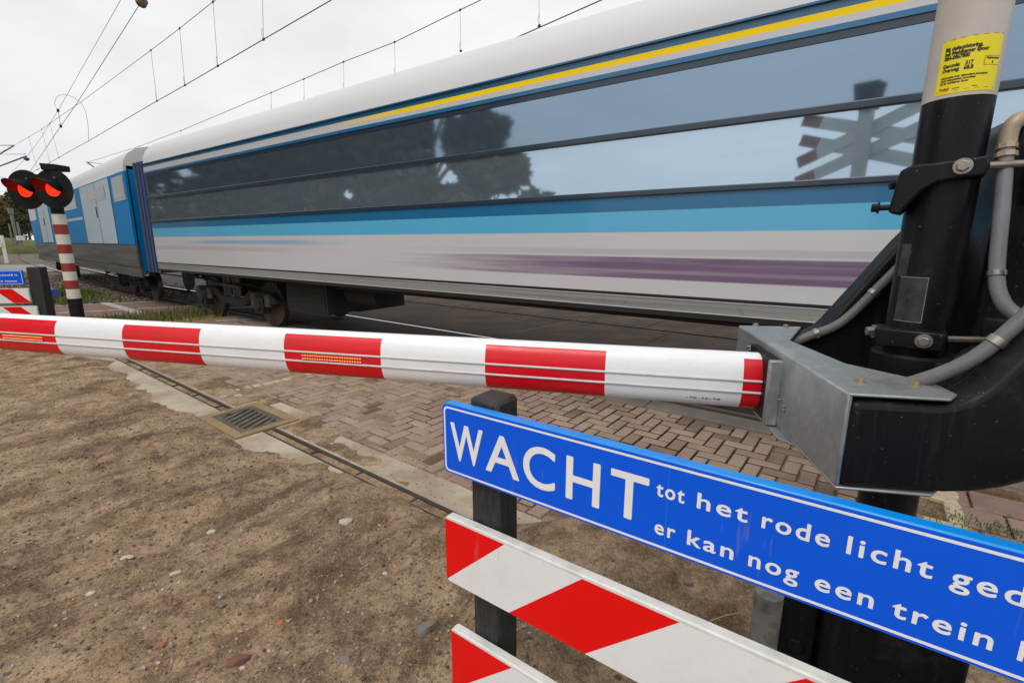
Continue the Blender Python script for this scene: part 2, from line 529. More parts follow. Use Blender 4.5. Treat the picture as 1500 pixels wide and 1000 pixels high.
def zdirt(D, Nn):
    e = np.interp(D, [-3, 0.6, 1.3, 1.75, 3.3, 3.7, 4.3, 5.1, 5.3, 7, 9, 11], [3.0, 2.95, 2.35, 1.93, 1.88, 1.72, 1.60, 1.60, 1.62, 1.66, 1.72, 1.85])
    e = e + .30 * fbm(D * 1.3, Nn * 0 + 3.3, 3, 4) + .30 * fbm(D * 3, Nn * 3, 21, 4)
    edge = np.clip((e - Nn) / .28, -1.2, 1)
    h = .08 * fbm(D * .7, Nn * .5, 31, 5) + .085 * fbm(D * 3.0, Nn * .9, 41, 5) + .05 * fbm(D * 9, Nn * 6, 51, 5) + .03 * fbm(D * 26, Nn * 26, 61, 3)
    clod = fbm(D * 7, Nn * 6, 71, 5)
    h += .045 * np.clip(clod - .06, 0, 1) * 4 * np.clip(fbm(D * .9, Nn * .9, 81, 3) * 1.6 + .25, 0, 1)
    k = np.clip(edge, 0, 1)
    zr = .010 * np.minimum(edge, 1) + h * (.15 + .85 * k) * np.clip(k + .25, 0, 1) - .004 + .034 * np.clip(k * 1.6, 0, 1)
    return np.where(k > .3, np.maximum(zr, .006), zr)
tag(gridmesh("dirt_ground", -3.0, 14.5, -5.0, 3.3, .018, zdirt, M['dirt']), kind="structure")
mb = MB()
mb.box(G(6, -14, -.06), GD, GN, Z, 30, 9.1, .025)
tag(mb.obj("dirt_verge", M['dirt']), kind="structure")

# ---- concrete apron with the slot drain
m = mat("sandy_concrete", (.36, .30, .22), .9); n = N(m)
a = n.noise(2.2, 6, .62); s_ = n.vor(95); g_ = n.noise(160, 2, .6)
c = n.mix(n.ramp(a, [(.38, 0.), (.6, 1.)]), (.34, .26, .175), (.50, .42, .315))
c = n.mix(n.ramp(s_, [(.0, .55), (.34, 0.)]), c, (.52, .48, .40))
c = n.mix(n.ramp(g_, [(.28, .6), (.42, 0.)]), c, (.12, .09, .06))
n.color(c); n.bump(n.math('ADD', n.math('MULTIPLY', s_, -.6), g_), .5, .006)
M['conc'] = m
S0, S1 = 1.868, 1.945
mb = MB()
for dd0, dd1 in ((-4, 4.29), (5.14, 13.3)):
    mid_ = (dd0 + dd1) / 2; hl = (dd1 - dd0) / 2
    mb.box(G(mid_, (1.30 + S0) / 2, -.05), GD, GN, Z, hl, (S0 - 1.30) / 2, .05)
    mb.box(G(mid_, (S1 + 2.24) / 2, -.05), GD, GN, Z, hl, (2.24 - S1) / 2, .05)
mb.box(G(4.715, 1.40, -.05), GD, GN, Z, .425, .10, .05)
mb.box(G(4.715, 2.305, -.05), GD, GN, Z, .425, .065, .05)
tag(mb.obj("concrete_apron", M['conc'], bevel=.006), kind="structure")

# ---- brick road in herringbone
m = mat("paver_brick", (.24, .16, .12), .88); n = N(m)
at_ = n.new("ShaderNodeAttribute", attribute_name="tone")
t = n.new("ShaderNodeSeparateColor"); n.link(at_.outputs["Color"], t.inputs[0])
c = n.ramp(t.outputs[0], [(.0, (.055, .036, .025)), (.025, (.12, .07, .05)), (.10, (.225, .145, .105)), (.5, (.31, .215, .16)), (.95, (.385, .275, .21))])
a = n.noise(3.0, 6, .65); f = n.noise(130, 3, .7)
sandm = n.ramp(n.noise(1.3, 6, .6), [(.45, 0.), (.65, .45)])
c = n.mix(sandm, c, (.40, .30, .21))
c = n.mix(n.ramp(a, [(.5, 0.), (.72, .5)]), c, (.14, .095, .065))
c = n.mix(n.ramp(f, [(.3, .55), (.45, 0.)]), c, (.10, .07, .05))
c = n.mix(n.ramp(f, [(.6, 0.), (.7, .4)]), c, (.44, .37, .30))
# worn painted line across the road
sx = n.new("ShaderNodeVectorMath", operation='DOT_PRODUCT'); sx.inputs[1].default_value = GD
n.link(n.pos(), sx.inputs[0])
sn = n.new("ShaderNodeVectorMath", operation='DOT_PRODUCT'); sn.inputs[1].default_value = GN
n.link(n.pos(), sn.inputs[0])
wob = n.math('ADD', sx.outputs["Value"], n.math('MULTIPLY', n.math('SUBTRACT', n.noise(9, 4, .6), .5), .10))
line = n.math('MULTIPLY', n.math('GREATER_THAN', wob, 5.69), n.math('LESS_THAN', wob, 5.83))
worn_ = n.ramp(n.noise(22, 4, .7), [(.38, .15), (.52, .85)])
c = n.mix(n.math('MULTIPLY', line, worn_), c, (.56, .48, .36))
cl = n.math('MULTIPLY', n.math('GREATER_THAN', wob, -.60), n.math('LESS_THAN', wob, -.40))
c = n.mix(n.math('MULTIPLY', cl, n.ramp(n.noise(30, 4, .7), [(.34, .2), (.46, .95)])), c, (.60, .50, .34))
n.color(c); n.bump(n.math('ADD', f, n.math('MULTIPLY', a, .5)), .45, .004)
M['brick'] = m
def paver(vs, fs, cs, d0, d1, n0, n1, tone, gap=.0085, dz=0.0, rot=0.0):
    g = gap; b = .007
    cx, cy = (d0 + d1) / 2, (n0 + n1) / 2
    hx, hy = (d1 - d0) / 2 - g, (n1 - n0) / 2 - g * 1.5
    tx, ty = random.uniform(-.006, .006), random.uniform(-.006, .006)
    ca, sa = math.cos(rot), math.sin(rot); o = len(vs)
    for (ex, ez) in ((0, -.04), (0, -.007), (b, 0)):
        for sx_, sy_ in ((-1, -1), (1, -1), (1, 1), (-1, 1)):
            x = sx_ * (hx - ex); y = sy_ * (hy - ex)
            x, y = x * ca - y * sa, x * sa + y * ca
            p = G(cx + x, cy + y, ez + dz + tx * x / .13 * .35 + ty * y / .13 * .35)
            vs.append(tuple(p))
    # frame d,n,z is left-handed or right-handed: keep faces outward
    def q(a_, b_, c__, d_): fs.append((o + a_, o + b_, o + c__, o + d_)); cs.append(tone)
    for l in (0, 4):
        for k in range(4):
            q(l + k, l + (k + 1) % 4, l + 4 + (k + 1) % 4, l + 4 + k)
            if l == 0: cs[-1] = 0.0
    q(8, 9, 10, 11)
def pavermesh(name, vs, fs, cs, material):
    me = bpy.data.meshes.new(name)
    me.from_pydata(vs, [], fs)
    ca = me.color_attributes.new("tone", 'FLOAT_COLOR', 'CORNER')
    arr = np.repeat(np.array(cs), 4)
    ca.data.foreach_set("color", np.stack([arr, arr, arr, np.ones_like(arr)], -1).astype(np.float32).ravel())
    if me.polygons[len(me.polygons) // 2 * 0 + 8].normal.z < 0: me.flip_normals()
    me.materials.append(material)
    me.update()
    o = bpy.data.objects.new(name, me); COL.objects.link(o)
    return tag(o, kind="structure")
vs, fs, cs = [], [], []
PW = .120
B0, B1 = 2.245, 4.60
for i in range(-6, 96):
    for j in range(-1, 23):
        r = (i - j) % 4
        if r == 0: x0, x1, y0, y1 = i, i + 2, j, j + 1
        elif r == 3: x0, x1, y0, y1 = i, i + 1, j, j + 2
        else: continue
        a0, a1 = x0 * PW - .30, x1 * PW - .30
        b0, b1 = 2.20 + y0 * PW, 2.20 + y1 * PW
        b0, b1 = max(b0, B0), min(b1, B1); a0 = max(a0, -.33)
        if b1 - b0 < .03 or a1 - a0 < .03 or a0 > 11.2: continue
        if a1 > 4.28 and a0 < 5.15 and b0 < 2.38: b0 = 2.38
        if b1 - b0 < .03: continue
        tone = random.betavariate(2.2, 1.6)
        if random.random() < .035: tone = .03
        elif a0 < 1.4 and random.random() < .13: tone = .04
        paver(vs, fs, cs, a0, a1, b0, b1, tone, dz=random.gauss(0, .0015), rot=random.gauss(0, .006))
pavermesh("brick_road", vs, fs, cs, M['brick'])
# pavement tiles on the far side of the pole
m2 = M['brick'].copy(); m2.name = "pavement_tile"
M['tile'] = m2
for nd in m2.node_tree.nodes:
    if nd.type == 'VALTORGB' and len(nd.color_ramp.elements) == 5:
        for e, cc in zip(nd.color_ramp.elements, ((.07, .05, .035), (.21, .13, .105), (.28, .18, .15), (.33, .215, .185), (.37, .25, .215))): e.color = (*cc, 1)
vs, fs, cs = [], [], []
for j in range(6):
    for i in range(26):
        x0 = -.36 - (i + 1) * .30 - (.15 if j % 2 else 0)
        x1 = x0 + .30
        if x0 > -.55: x1 = -.345
        y0 = 4.365 - (j + 1) * .30
        paver(vs, fs, cs, x0, x1, y0, y0 + .30, random.random(), gap=.008, dz=random.gauss(0, .003), rot=random.gauss(0, .008))
pavermesh("pavement_tiles", vs, fs, cs, M['tile'])
# sand lying in and over the pavers
def zsand(D, Nn):
    a_ = fbm(D * .85, Nn * .95, 91, 5) + .35 * fbm(D * 5, Nn * 5, 97, 4)
    cover = np.clip((D - 2.4) / 2.6, -.35, 1) * .55 + np.clip((2.62 - Nn) / .5, 0, 1) * .5 - .18 - np.clip((Nn - 3.9) / .8, 0, 1) * .12
    v = np.clip(a_ * 1.2 + cover, -1, 1)
    h = np.where(v > 0, -.0085 + .016 * v, -.0085 + .09 * np.maximum(v, -.3))
    slotmask = (D > 4.25) & (D < 5.18) & (Nn < 2.22)
    h = np.where(slotmask, -.03, h)
    h = np.where(Nn < 2.25, np.minimum(h, .0035), h)
    return np.where(Nn < 1.99, -.03, h)
tag(gridmesh("drifted_sand", -7.9, 13.0, 1.98, 4.62, .022, zsand, M['dirt']), kind="structure")

# slot channel and gully grate
m = worn("cast_iron", (.10, .085, .07), .6, (.22, .165, .10), .9, 9, metal=.3, bump=.15)
M['iron'] = m
M['rustyiron'] = worn("rusty_iron_frame", (.30, .195, .095), .8, (.15, .12, .09), .7, 8, bump=.25)
mb = MB()
for dd0, dd1 in ((-4, 4.28), (5.15, 13.3)):
    mid_ = (dd0 + dd1) / 2; hl = (dd1 - dd0) / 2
    mb.box(G(mid_, S0 - .006, -.03), GD, GN, Z, hl, .0075, .036)
    mb.box(G(mid_, S1 + .012, -.03), GD, GN, Z, hl, .0135, .037)
    mb.box(G(mid_, (S0 + S1) / 2, -.09), GD, GN, Z, hl, .05, .004)
for k in range(28):
    d_ = -3.8 + k * .61
    if 4.1 < d_ < 5.3: continue
    mb.box(G(d_, (S0 + S1) / 2, -.012), GD, GN, Z, .012, .034, .012)
M['slotiron'] = worn('slot_iron', (.045, .038, .032), .65, (.13, .10, .065), .6, 9, metal=.2, bump=.15)
o = mb.obj("slot_drain", M['slotiron'], base=G(5, 1.9), bevel=.003)
tag(o, "long narrow slot drain in the pavement edge running up to the gully grate", "drain")
gr = empty("gully_grate", G(4.715, 1.92), "square rusty iron gully grate with slanted bars set in the slot drain line", "drain grate")
mb = MB()
D0, D1, N0, N1 = 4.295, 5.135, 1.505 + .13, 2.21
for a0, a1, b0, b1 in ((D0, D1, N0, N0 + .085), (D0, D1, N1 - .085, N1), (D0, D0 + .085, N0 + .085, N1 - .085), (D1 - .085, D1, N0 + .085, N1 - .085)):
    mb.box(G((a0 + a1) / 2, (b0 + b1) / 2, -.01), GD, GN, Z, (a1 - a0) / 2, (b1 - b0) / 2, .022)
mb.obj("frame", M['rustyiron'], gr, bevel=.004)
mb = MB()
i0, i1, j0, j1 = D0 + .09, D1 - .09, N0 + .09, N1 - .09
for a0, a1, b0, b1 in ((i0, i1, j0, j0 + .05), (i0, i1, j1 - .05, j1), (i0, i0 + .05, j0 + .05, j1 - .05), (i1 - .05, i1, j0 + .05, j1 - .05)):
    mb.box(G((a0 + a1) / 2, (b0 + b1) / 2, -.012), GD, GN, Z, (a1 - a0) / 2, (b1 - b0) / 2, .02)
w_, l_ = i1 - i0 - .1, j1 - j0 - .1
for k in range(-3, 11):
    # slanted bars clipped to the opening
    x = k * .088; sl = .17
    p0, p1 = x, x + sl
    lo, hi = 0.0, 1.0
    if p0 < 0: lo = -p0 / sl
    if p1 > w_: hi = (w_ - p0) / sl
    if hi - lo < .12: continue
    A_ = G(i0 + .05 + p0 + sl * lo, j0 + .05 + l_ * lo, -.014); B_ = G(i0 + .05 + p0 + sl * hi, j0 + .05 + l_ * hi, -.014)
    dv = (B_ - A_); L = dv.length; dv.normalize()
    mb.box((A_ + B_) / 2, dv, Z.cross(dv), Z, L / 2 + .006, .024, .0175)
mb.obj("grating", M['iron'], gr, bevel=.003)
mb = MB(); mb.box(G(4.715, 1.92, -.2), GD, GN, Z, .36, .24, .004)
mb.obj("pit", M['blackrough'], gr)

# ---- level crossing deck and track
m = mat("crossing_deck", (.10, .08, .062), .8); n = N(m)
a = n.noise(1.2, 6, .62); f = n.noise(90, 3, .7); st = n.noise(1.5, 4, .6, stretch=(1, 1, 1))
c = n.mix(n.ramp(a, [(.38, 0.), (.62, 1.)]), (.034, .026, .020), (.115, .082, .056))  # dark browns include the train's shade, put into the deck colour
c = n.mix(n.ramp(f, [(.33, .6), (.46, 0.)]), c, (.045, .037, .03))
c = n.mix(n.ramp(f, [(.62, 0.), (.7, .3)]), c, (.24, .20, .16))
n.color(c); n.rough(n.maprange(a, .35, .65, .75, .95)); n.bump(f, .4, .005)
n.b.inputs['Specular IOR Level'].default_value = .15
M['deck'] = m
m = mat("edge_concrete", (.19, .17, .145), .85); n = N(m)
a = n.noise(2, 6, .65); f = n.noise(120, 3, .7)
c = n.mix(n.ramp(a, [(.4, 0.), (.62, 1.)]), (.15, .135, .115), (.23, .205, .175))
c = n.mix(n.ramp(f, [(.35, .5), (.48, 0.)]), c, (.08, .07, .055))
n.color(c); n.bump(f, .4, .004)
M['edgec'] = m
mb = MB()
k = -9.0
while k < 13.2:
    L = 1.2
    mb.box(G(k + L / 2, 4.74, -.04), GD, GN, Z, L / 2 - .004, .128, .048)
    k += L
tag(mb.obj("edge_strip", M['edgec'], bevel=.008), kind="structure")
RN = [4.965, 6.345, 8.95, 10.33]
mb = MB()
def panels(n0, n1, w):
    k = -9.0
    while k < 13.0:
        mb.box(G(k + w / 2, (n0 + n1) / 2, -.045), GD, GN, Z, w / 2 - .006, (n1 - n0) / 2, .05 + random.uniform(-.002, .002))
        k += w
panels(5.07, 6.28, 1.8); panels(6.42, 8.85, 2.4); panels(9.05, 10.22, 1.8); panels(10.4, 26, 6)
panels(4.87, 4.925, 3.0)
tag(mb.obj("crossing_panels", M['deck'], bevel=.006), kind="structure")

# rails: straight over the crossing, then bending to the right far away
far_pts = [gnd(u, v) for u, v in ((96, 400.5), (66, 392.5), (40, 384.5), (28, 377), (28, 372), (36, 366.5), (52, 361))]
near_rail = [G(-9, RN[0]), G(0, RN[0]), G(8, RN[0]), G(16, RN[0]), G(23, RN[0] + .03)] + far_pts
near_rail = smoothpath(near_rail, 8)
def offset_path(path, off):
    out = []
    for i, p in enumerate(path):
        t = (path[min(i + 1, len(path) - 1)] - path[max(i - 1, 0)]); t.z = 0; t.normalize()
        nn = Vector((t.y, -t.x, 0))
        out.append(p + nn * off)
    return out
m = mat("rail_steel", (.30, .27, .25), .28, .9); n = N(m)
nz = n.new("ShaderNodeSeparateXYZ"); g_ = n.new("ShaderNodeNewGeometry"); n.link(g_.outputs["Normal"], nz.inputs[0])
top = n.ramp(nz.outputs[2], [(.75, 0.), (.9, 1.)])
n.color(n.mix(top, (.07, .042, .026), (.36, .34, .33)))
n.rough(n.mix(top, .8, .22)); n.link(top, n.b.inputs["Metallic"])
M['rail'] = m
M['raild'] = worn("rail_dull", (.05, .038, .03), .6, (.02, .016, .014), .6, 5, metal=.4)
def rail(path, name, label, z=.012, mk='rail'):
    prof = [(-.035, z), (.035, z), (.036, z - .03), (.012, z - .045), (.012, z - .12), (.06, z - .14), (.06, z - .155), (-.06, z - .155), (-.06, z - .14), (-.012, z - .12), (-.012, z - .045), (-.036, z - .03)]
    vs, fs = [], []; k = len(prof)
    for i, p in enumerate(path):
        t = (path[min(i + 1, len(path) - 1)] - path[max(i - 1, 0)]); t.z = 0; t.normalize()
        nn = Vector((t.y, -t.x, 0))
        for x, zz in prof: vs.append(p + nn * x + Z * zz)
    for i in range(len(path) - 1):
        for j in range(k):
            a_, b_ = i * k + j, i * k + (j + 1) % k
            fs.append((a_, a_ + k, b_ + k, b_))
    mb = MB(); mb.add(vs, fs)
    o = mb.obj(name, M[mk], base=path[0])
    return tag(o, label, "rail", "rails of the railway line")
M['rail2'] = M['rail'].copy()
for nd in M['rail2'].node_tree.nodes:
    if nd.type == 'MIX' and nd.data_type == 'RGBA' and abs(nd.inputs[7].default_value[0] - .36) < .01: nd.inputs[7].default_value = (.13, .115, .10, 1)
    elif nd.type == 'MIX' and nd.data_type == 'RGBA' and abs(nd.inputs[7].default_value[0] - .22) < .01: nd.inputs[7].default_value = (.5, .5, .5, 1)
rail(near_rail, "rail", "rail nearest the barrier, curving away along the outer side of the train", mk='rail2')
rail(offset_path(near_rail, 1.38), "rail", "rail underneath the train, its bright line crossing the dark deck")
rail([G(-9, RN[2]), G(60, RN[2])], "rail", "nearer rail of the second track, set in the deck beyond the train", mk="raild")
rail([G(-9, RN[3]), G(60, RN[3])], "rail", "farther rail of the second track, set in the deck beyond the train", mk="raild")

m = mat("ballast", (.12, .10, .085), .95); n = N(m)
vc = n.vor(13, out="Color"); vd = n.vor(13)
bw = n.new("ShaderNodeRGBToBW"); n.link(vc, bw.inputs[0])
c = n.ramp(bw.outputs[0], [(.15, (.055, .045, .038)), (.5, (.14, .108, .085)), (.85, (.30, .26, .225))])
c = n.mix(n.ramp(n.noise(.6, 4, .6), [(.4, 0.), (.65, .7)]), c, (.13, .09, .055))
n.color(c); n.bump(n.math('MULTIPLY', vd, -1.0), 1.0, .05)
M['ballast'] = m
bl = offset_path(near_rail, -1.35); br = offset_path(near_rail, 7.0)
mb = MB()
for i in range(len(bl) - 1):
    if bl[i].dot(GD) < 10: continue
    mb.quad(bl[i] + Z * -.055, bl[i + 1] + Z * -.055, br[i + 1] + Z * -.055, br[i] + Z * -.055)
o = mb.obj("ballast_bed", M['ballast']); o.data.flip_normals() if o.data.polygons[0].normal.z < 0 else None
tag(o, kind="structure")
# loose ballast stones
STONE = []
def stone_verts(r, flat=.65, seed=0):
    rg = random.Random(seed)
    t = (1 + 5 ** .5) / 2
    vs = [Vector(p).normalized() for p in ((-1, t, 0), (1, t, 0), (-1, -t, 0), (1, -t, 0), (0, -1, t), (0, 1, t), (0, -1, -t), (0, 1, -t), (t, 0, -1), (t, 0, 1), (-t, 0, -1), (-t, 0, 1))]
    sx_, sy_ = rg.uniform(.7, 1.3), rg.uniform(.6, 1.0)
    an = rg.uniform(0, 6.28)
    out = []
    for v in vs:
        k = r * rg.uniform(.75, 1.15)
        x, y = v.x * sx_ * k, v.y * sy_ * k
        out.append(Vector((x * math.cos(an) - y * math.sin(an), x * math.sin(an) + y * math.cos(an), v.z * flat * k)))
    return out
SF = [(0, 11, 5), (0, 5, 1), (0, 1, 7), (0, 7, 10), (0, 10, 11), (1, 5, 9), (5, 11, 4), (11, 10, 2), (10, 7, 6), (7, 1, 8), (3, 9, 4), (3, 4, 2), (3, 2, 6), (3, 6, 8), (3, 8, 9), (4, 9, 5), (2, 4, 11), (6, 2, 10), (8, 6, 7), (9, 8, 1)]
m = mat("gravel", (.2, .17, .14), .85); n = N(m)
at_ = n.new("ShaderNodeAttribute", attribute_name="tone")
t_ = n.new("ShaderNodeSeparateColor"); n.link(at_.outputs["Color"], t_.inputs[0])
c = n.ramp(t_.outputs[0], [(0., (.055, .047, .042)), (.3, (.16, .115, .08)), (.6, (.27, .205, .145)), (.85, (.40, .33, .25)), (.95, (.52, .48, .42)), (1., (.30, .11, .06))])
f = n.noise(60, 3, .6)
n.color(n.mix(n.ramp(f, [(.4, .5), (.6, 0.)]), c, (.09, .07, .05)))
M['gravel'] = m
def stones(name, pts, material):
    vs, fs, cs = [], [], []
    for k, (p, r) in enumerate(pts):
        o_ = len(vs)
        vs += [tuple(p + v) for v in stone_verts(r, random.uniform(.5, .8), k)]
        fs += [tuple(i + o_ for i in f_) for f_ in SF]
        cs += [random.random()] * len(SF)
    me = bpy.data.meshes.new(name); me.from_pydata(vs, [], fs)
    ca = me.color_attributes.new("tone", 'FLOAT_COLOR', 'CORNER')
    arr = np.repeat(np.array(cs), 3)
    ca.data.foreach_set("color", np.stack([arr, arr, arr, np.ones_like(arr)], -1).astype(np.float32).ravel())
    me.materials.append(material); me.update()
    o = bpy.data.objects.new(name, me); COL.objects.link(o)
    return o
pts = []
for _ in range(3800):
    d_ = random.uniform(17.3, 34); n_ = random.triangular(2.2, 7.5, 4.6) 
    if abs(n_ - RN[0]) < .09: continue
    pts.append((G(d_, n_, -.05), random.uniform(.025, .06)))
tag(stones("ballast_gravel", pts, M['gravel']), "loose grey and brown ballast stones beside the rail behind the striped lamp post", "gravel", kind="stuff")
# small gravel in the dirt
zp_d, zp_n = [], []
def zat(d_, n_): return float(zdirt(np.array([[d_]]), np.array([[n_]]))[0, 0])
pd, pn = [], []
for _ in range(17000):
    # denser close by
    d_ = random.triangular(-1.5, 9.5, 1.5); n_ = random.uniform(-2.2, 1.75)
    pd.append(d_); pn.append(n_)
zz = zdirt(np.array(pd)[None, :], np.array(pn)[None, :])[0]
pts = [(G(pd[i], pn[i], zz[i] + .001), random.choice((.003, .004, .004, .005, .006, .008, .010, .012))) for i in range(len(pd))]
for _ in range(500):
    d_ = random.uniform(0, 6.5); n_ = random.uniform(1.98, 2.4)
    pts.append((G(d_, n_, .002), random.choice((.003, .004, .006))))
tag(stones("gravel", pts, M['gravel']), "small gravel and grit scattered over the sandy ground", "gravel", kind="stuff")

# ---- far side: brick footpath with painted lines
m = mat("red_footpath", (.25, .14, .11), .88); n = N(m)
bt = n.new("ShaderNodeTexBrick")
bt.inputs["Scale"].default_value = 3.4
bt.inputs["Color1"].default_value = (.24, .135, .105, 1); bt.inputs["Color2"].default_value = (.30, .18, .145, 1)
bt.inputs["Mortar"].default_value = (.13, .10, .07, 1); bt.inputs["Mortar Size"].default_value = .018
mpn = n.new("ShaderNodeMapping"); mpn.inputs["Rotation"].default_value = (0, 0, math.radians(52.5 + 28))
n.link(n.obj(), mpn.inputs[0]); n.link(mpn.outputs[0], bt.inputs["Vector"])
n.color(n.mix(n.ramp(n.noise(1.4, 5, .6), [(.45, 0.), (.7, .6)]), bt.outputs[0], (.23, .17, .11)))
M['fpath'] = m
def skew(d_at, n_): return d_at - .55 * (n_ - 2.2)
mb = MB()
mb.quad(G(skew(17.9, -12), -12, -.02), G(skew(17.9, 4.85), 4.85, -.02), G(skew(15.9, 4.85) - 2.4, 4.85, -.02), G(skew(13.6, -12), -12, -.02))
o = mb.obj("footpath", M['fpath']); o.data.flip_normals() if o.data.polygons[0].normal.z < 0 else None
tag(o, kind="structure")
m = mat("road_paint", (.58, .56, .52), .7); n = N(m)
n.color(n.mix(n.ramp(n.noise(9, 5, .65), [(.45, 0.), (.65, .75)]), (.60, .58, .54), (.22, .17, .13)))
M['paint'] = m
M['paint2'] = worn('worn_line_paint', (.17, .14, .11), .8, (.07, .055, .042), .9, 4)
mb = MB()
def pline(p, q, w, z):
    t = (q - p); t.normalize(); nn = Vector((t.y, -t.x, 0)) * w / 2
    mb.quad(p + nn + Z * z, q + nn + Z * z, q - nn + Z * z, p - nn + Z * z)
pline(gnd(20, 450), gnd(270, 438.5), .13, -.015)
pline(gnd(20, 461), gnd(310, 445.5), .13, -.014)
pline(gnd(152, 442.5), gnd(222, 462.5), .22, -.0125)
pline(gnd(232, 463), gnd(322, 455.5), .12, .0095)
pline(gnd(318, 471), gnd(390, 466.5), .12, .0095)
pline(gnd(330, 452), gnd(390, 449), .10, .0095)
pline(gnd(742, 489.5), gnd(868, 465.5), .03, .0095)
for k in range(5):
    pline(gnd(500 + k * 4, 443 - k * 4.5), gnd(592 + 8 * k, 437 - k * 3.4), .05, .0095)
o = mb.obj("painted_lines", [M['paint'], M['paint2']])
for i_, p_ in enumerate(o.data.polygons): p_.material_index = 1 if i_ >= 6 else 0
for p_ in o.data.polygons:
    if p_.normal.z < 0: p_.flip()
tag(o, kind="structure")
m = mat("grey_path", (.27, .26, .24), .85); n = N(m)
n.color(n.mix(n.ramp(n.noise(.5, 5, .6), [(.4, 0.), (.6, 1.)]), (.22, .22, .225), (.31, .275, .23)))
M['gpath'] = m
mb = MB()
mb.quad(gnd(-160, 388, -.02), gnd(62, 387.5, -.02), gnd(92, 397.5, -.02), gnd(-160, 401, -.02))
o = mb.obj("path", M['gpath']); o.data.flip_normals() if o.data.polygons[0].normal.z < 0 else None
tag(o, kind="structure")
# grass bank far left
m = mat("grass_bank", (.12, .16, .035), .95); n = N(m)
n.color(n.mix(n.ramp(n.noise(.7, 6, .65), [(.4, 0.), (.62, 1.)]), (.075, .10, .022), (.16, .15, .05))); n.bump(n.noise(6, 4, .6), .8, .1)
M['bank'] = m
c0 = at(-95, 372, 62); c0.z = -.5
mb = MB(); vs, fs = [], []
for i in range(9):
    for j in range(24):
        ph = i / 8 * math.pi / 2; an = j / 24 * 2 * math.pi
        rr = math.cos(ph) ** .6 * (1 + .1 * math.sin(3 * an))
        vs.append(c0 + Vector((11 * rr * math.cos(an), 14 * rr * math.sin(an), 2.7 * math.sin(ph))))
for i in range(8):
    for j in range(24):
        a_, b_ = i * 24 + j, i * 24 + (j + 1) % 24
        fs.append((a_, b_, b_ + 24, a_ + 24))
mb.add(vs, fs)
tag(mb.obj("grass_bank_hill", M['bank'], smooth=60), kind="structure")

# ================================================================== TRAIN
D1 = 4.4
def tz(v, u=1000): return onp(u, v, D1, TN).z
def T(d, n, z): return TD * d + TN * n + Z * z
CAR0, CAR1 = -8.0, 13.25
zz_ = {k: tz(v) for k, v in dict(bluetop=54, yeltop=65, yelbot=74.5, blue2=84.5, wint=103, midt=182.5, midb=193, winb=275, frameb=283.8, cyt=306.8, cyb=339.5, wh=433.5, blk=438, sk=457, bot=465).items()}
m = paint("train_white_speedlines", (.55, .55, .57)); n = N(m)
# printed speed lines of the livery: plum at the right, pale blue towards the left end
old = n.b.inputs["Base Color"].links[0].from_socket
sx = n.new("ShaderNodeVectorMath", operation='DOT_PRODUCT'); sx.inputs[1].default_value = TD
n.link(n.pos(), sx.inputs[0]); along = sx.outputs["Value"]
sz = n.new("ShaderNodeSeparateXYZ"); n.link(n.pos(), sz.inputs[0]); zc = sz.outputs[2]
def band(lo, hi, soft=.008):
    return n.math('MULTIPLY', n.maprange(zc, lo - soft, lo + soft), n.maprange(zc, hi - soft, hi + soft, 1, 0))
str_ = n.noise(3.0, 3, .6, vec=n.pos(), stretch=(.25, .25, 9))
end = n.math('ADD', along, n.math('MULTIPLY', n.math('SUBTRACT', str_, .5), 2.4))
fade = n.maprange(end, 1.6, 5.6, 1, 0)
zp0, zp1 = tz(411), tz(378)
pl = n.math('MULTIPLY', band(zp0, zp1), fade)
c = n.mix(n.math('MULTIPLY', pl, n.ramp(str_, [(.42, .95), (.62, .82)])), old, (.135, .075, .155))
mid_l = n.math('MULTIPLY', band(zp0 + .052, zp0 + .085, .012), n.math('MULTIPLY', fade, .35))
c = n.mix(mid_l, c, (.4, .36, .42))
pl2 = n.math('MULTIPLY', band(zp1 + .02, zp1 + .075), n.math('MULTIPLY', fade, .35))
c = n.mix(pl2, c, (.30, .25, .33))
bl_ = n.math('MULTIPLY', band(tz(363), tz(352), .012), n.math('MULTIPLY', n.maprange(end, 5.6, 8.0), n.maprange(end, 10, 12, 1, 0)))
c = n.mix(n.math('MULTIPLY', bl_, .7), c, (.16, .36, .56))
wm = n.math('MULTIPLY', band(tz(385), tz(372), .012), n.math('MULTIPLY', n.maprange(end, 6.5, 9.0), .5))
c = n.mix(wm, c, (.42, .33, .36))
n.color(c)
M['t_whites'] = m
# yellow line of the first class, running out towards the left end
m = paint("train_yellow_line", (.95, .66, .0), 0, .5); n = N(m)
n.b.inputs["Specular IOR Level"].default_value = .2
old = n.b.inputs["Base Color"].links[0].from_socket
sx = n.new("ShaderNodeVectorMath", operation='DOT_PRODUCT'); sx.inputs[1].default_value = TD
n.link(n.pos(), sx.inputs[0])
n.color(n.mix(n.maprange(sx.outputs["Value"], 4.6, 6.6), old, (.48, .485, .50)))
M['t_yellow'] = m

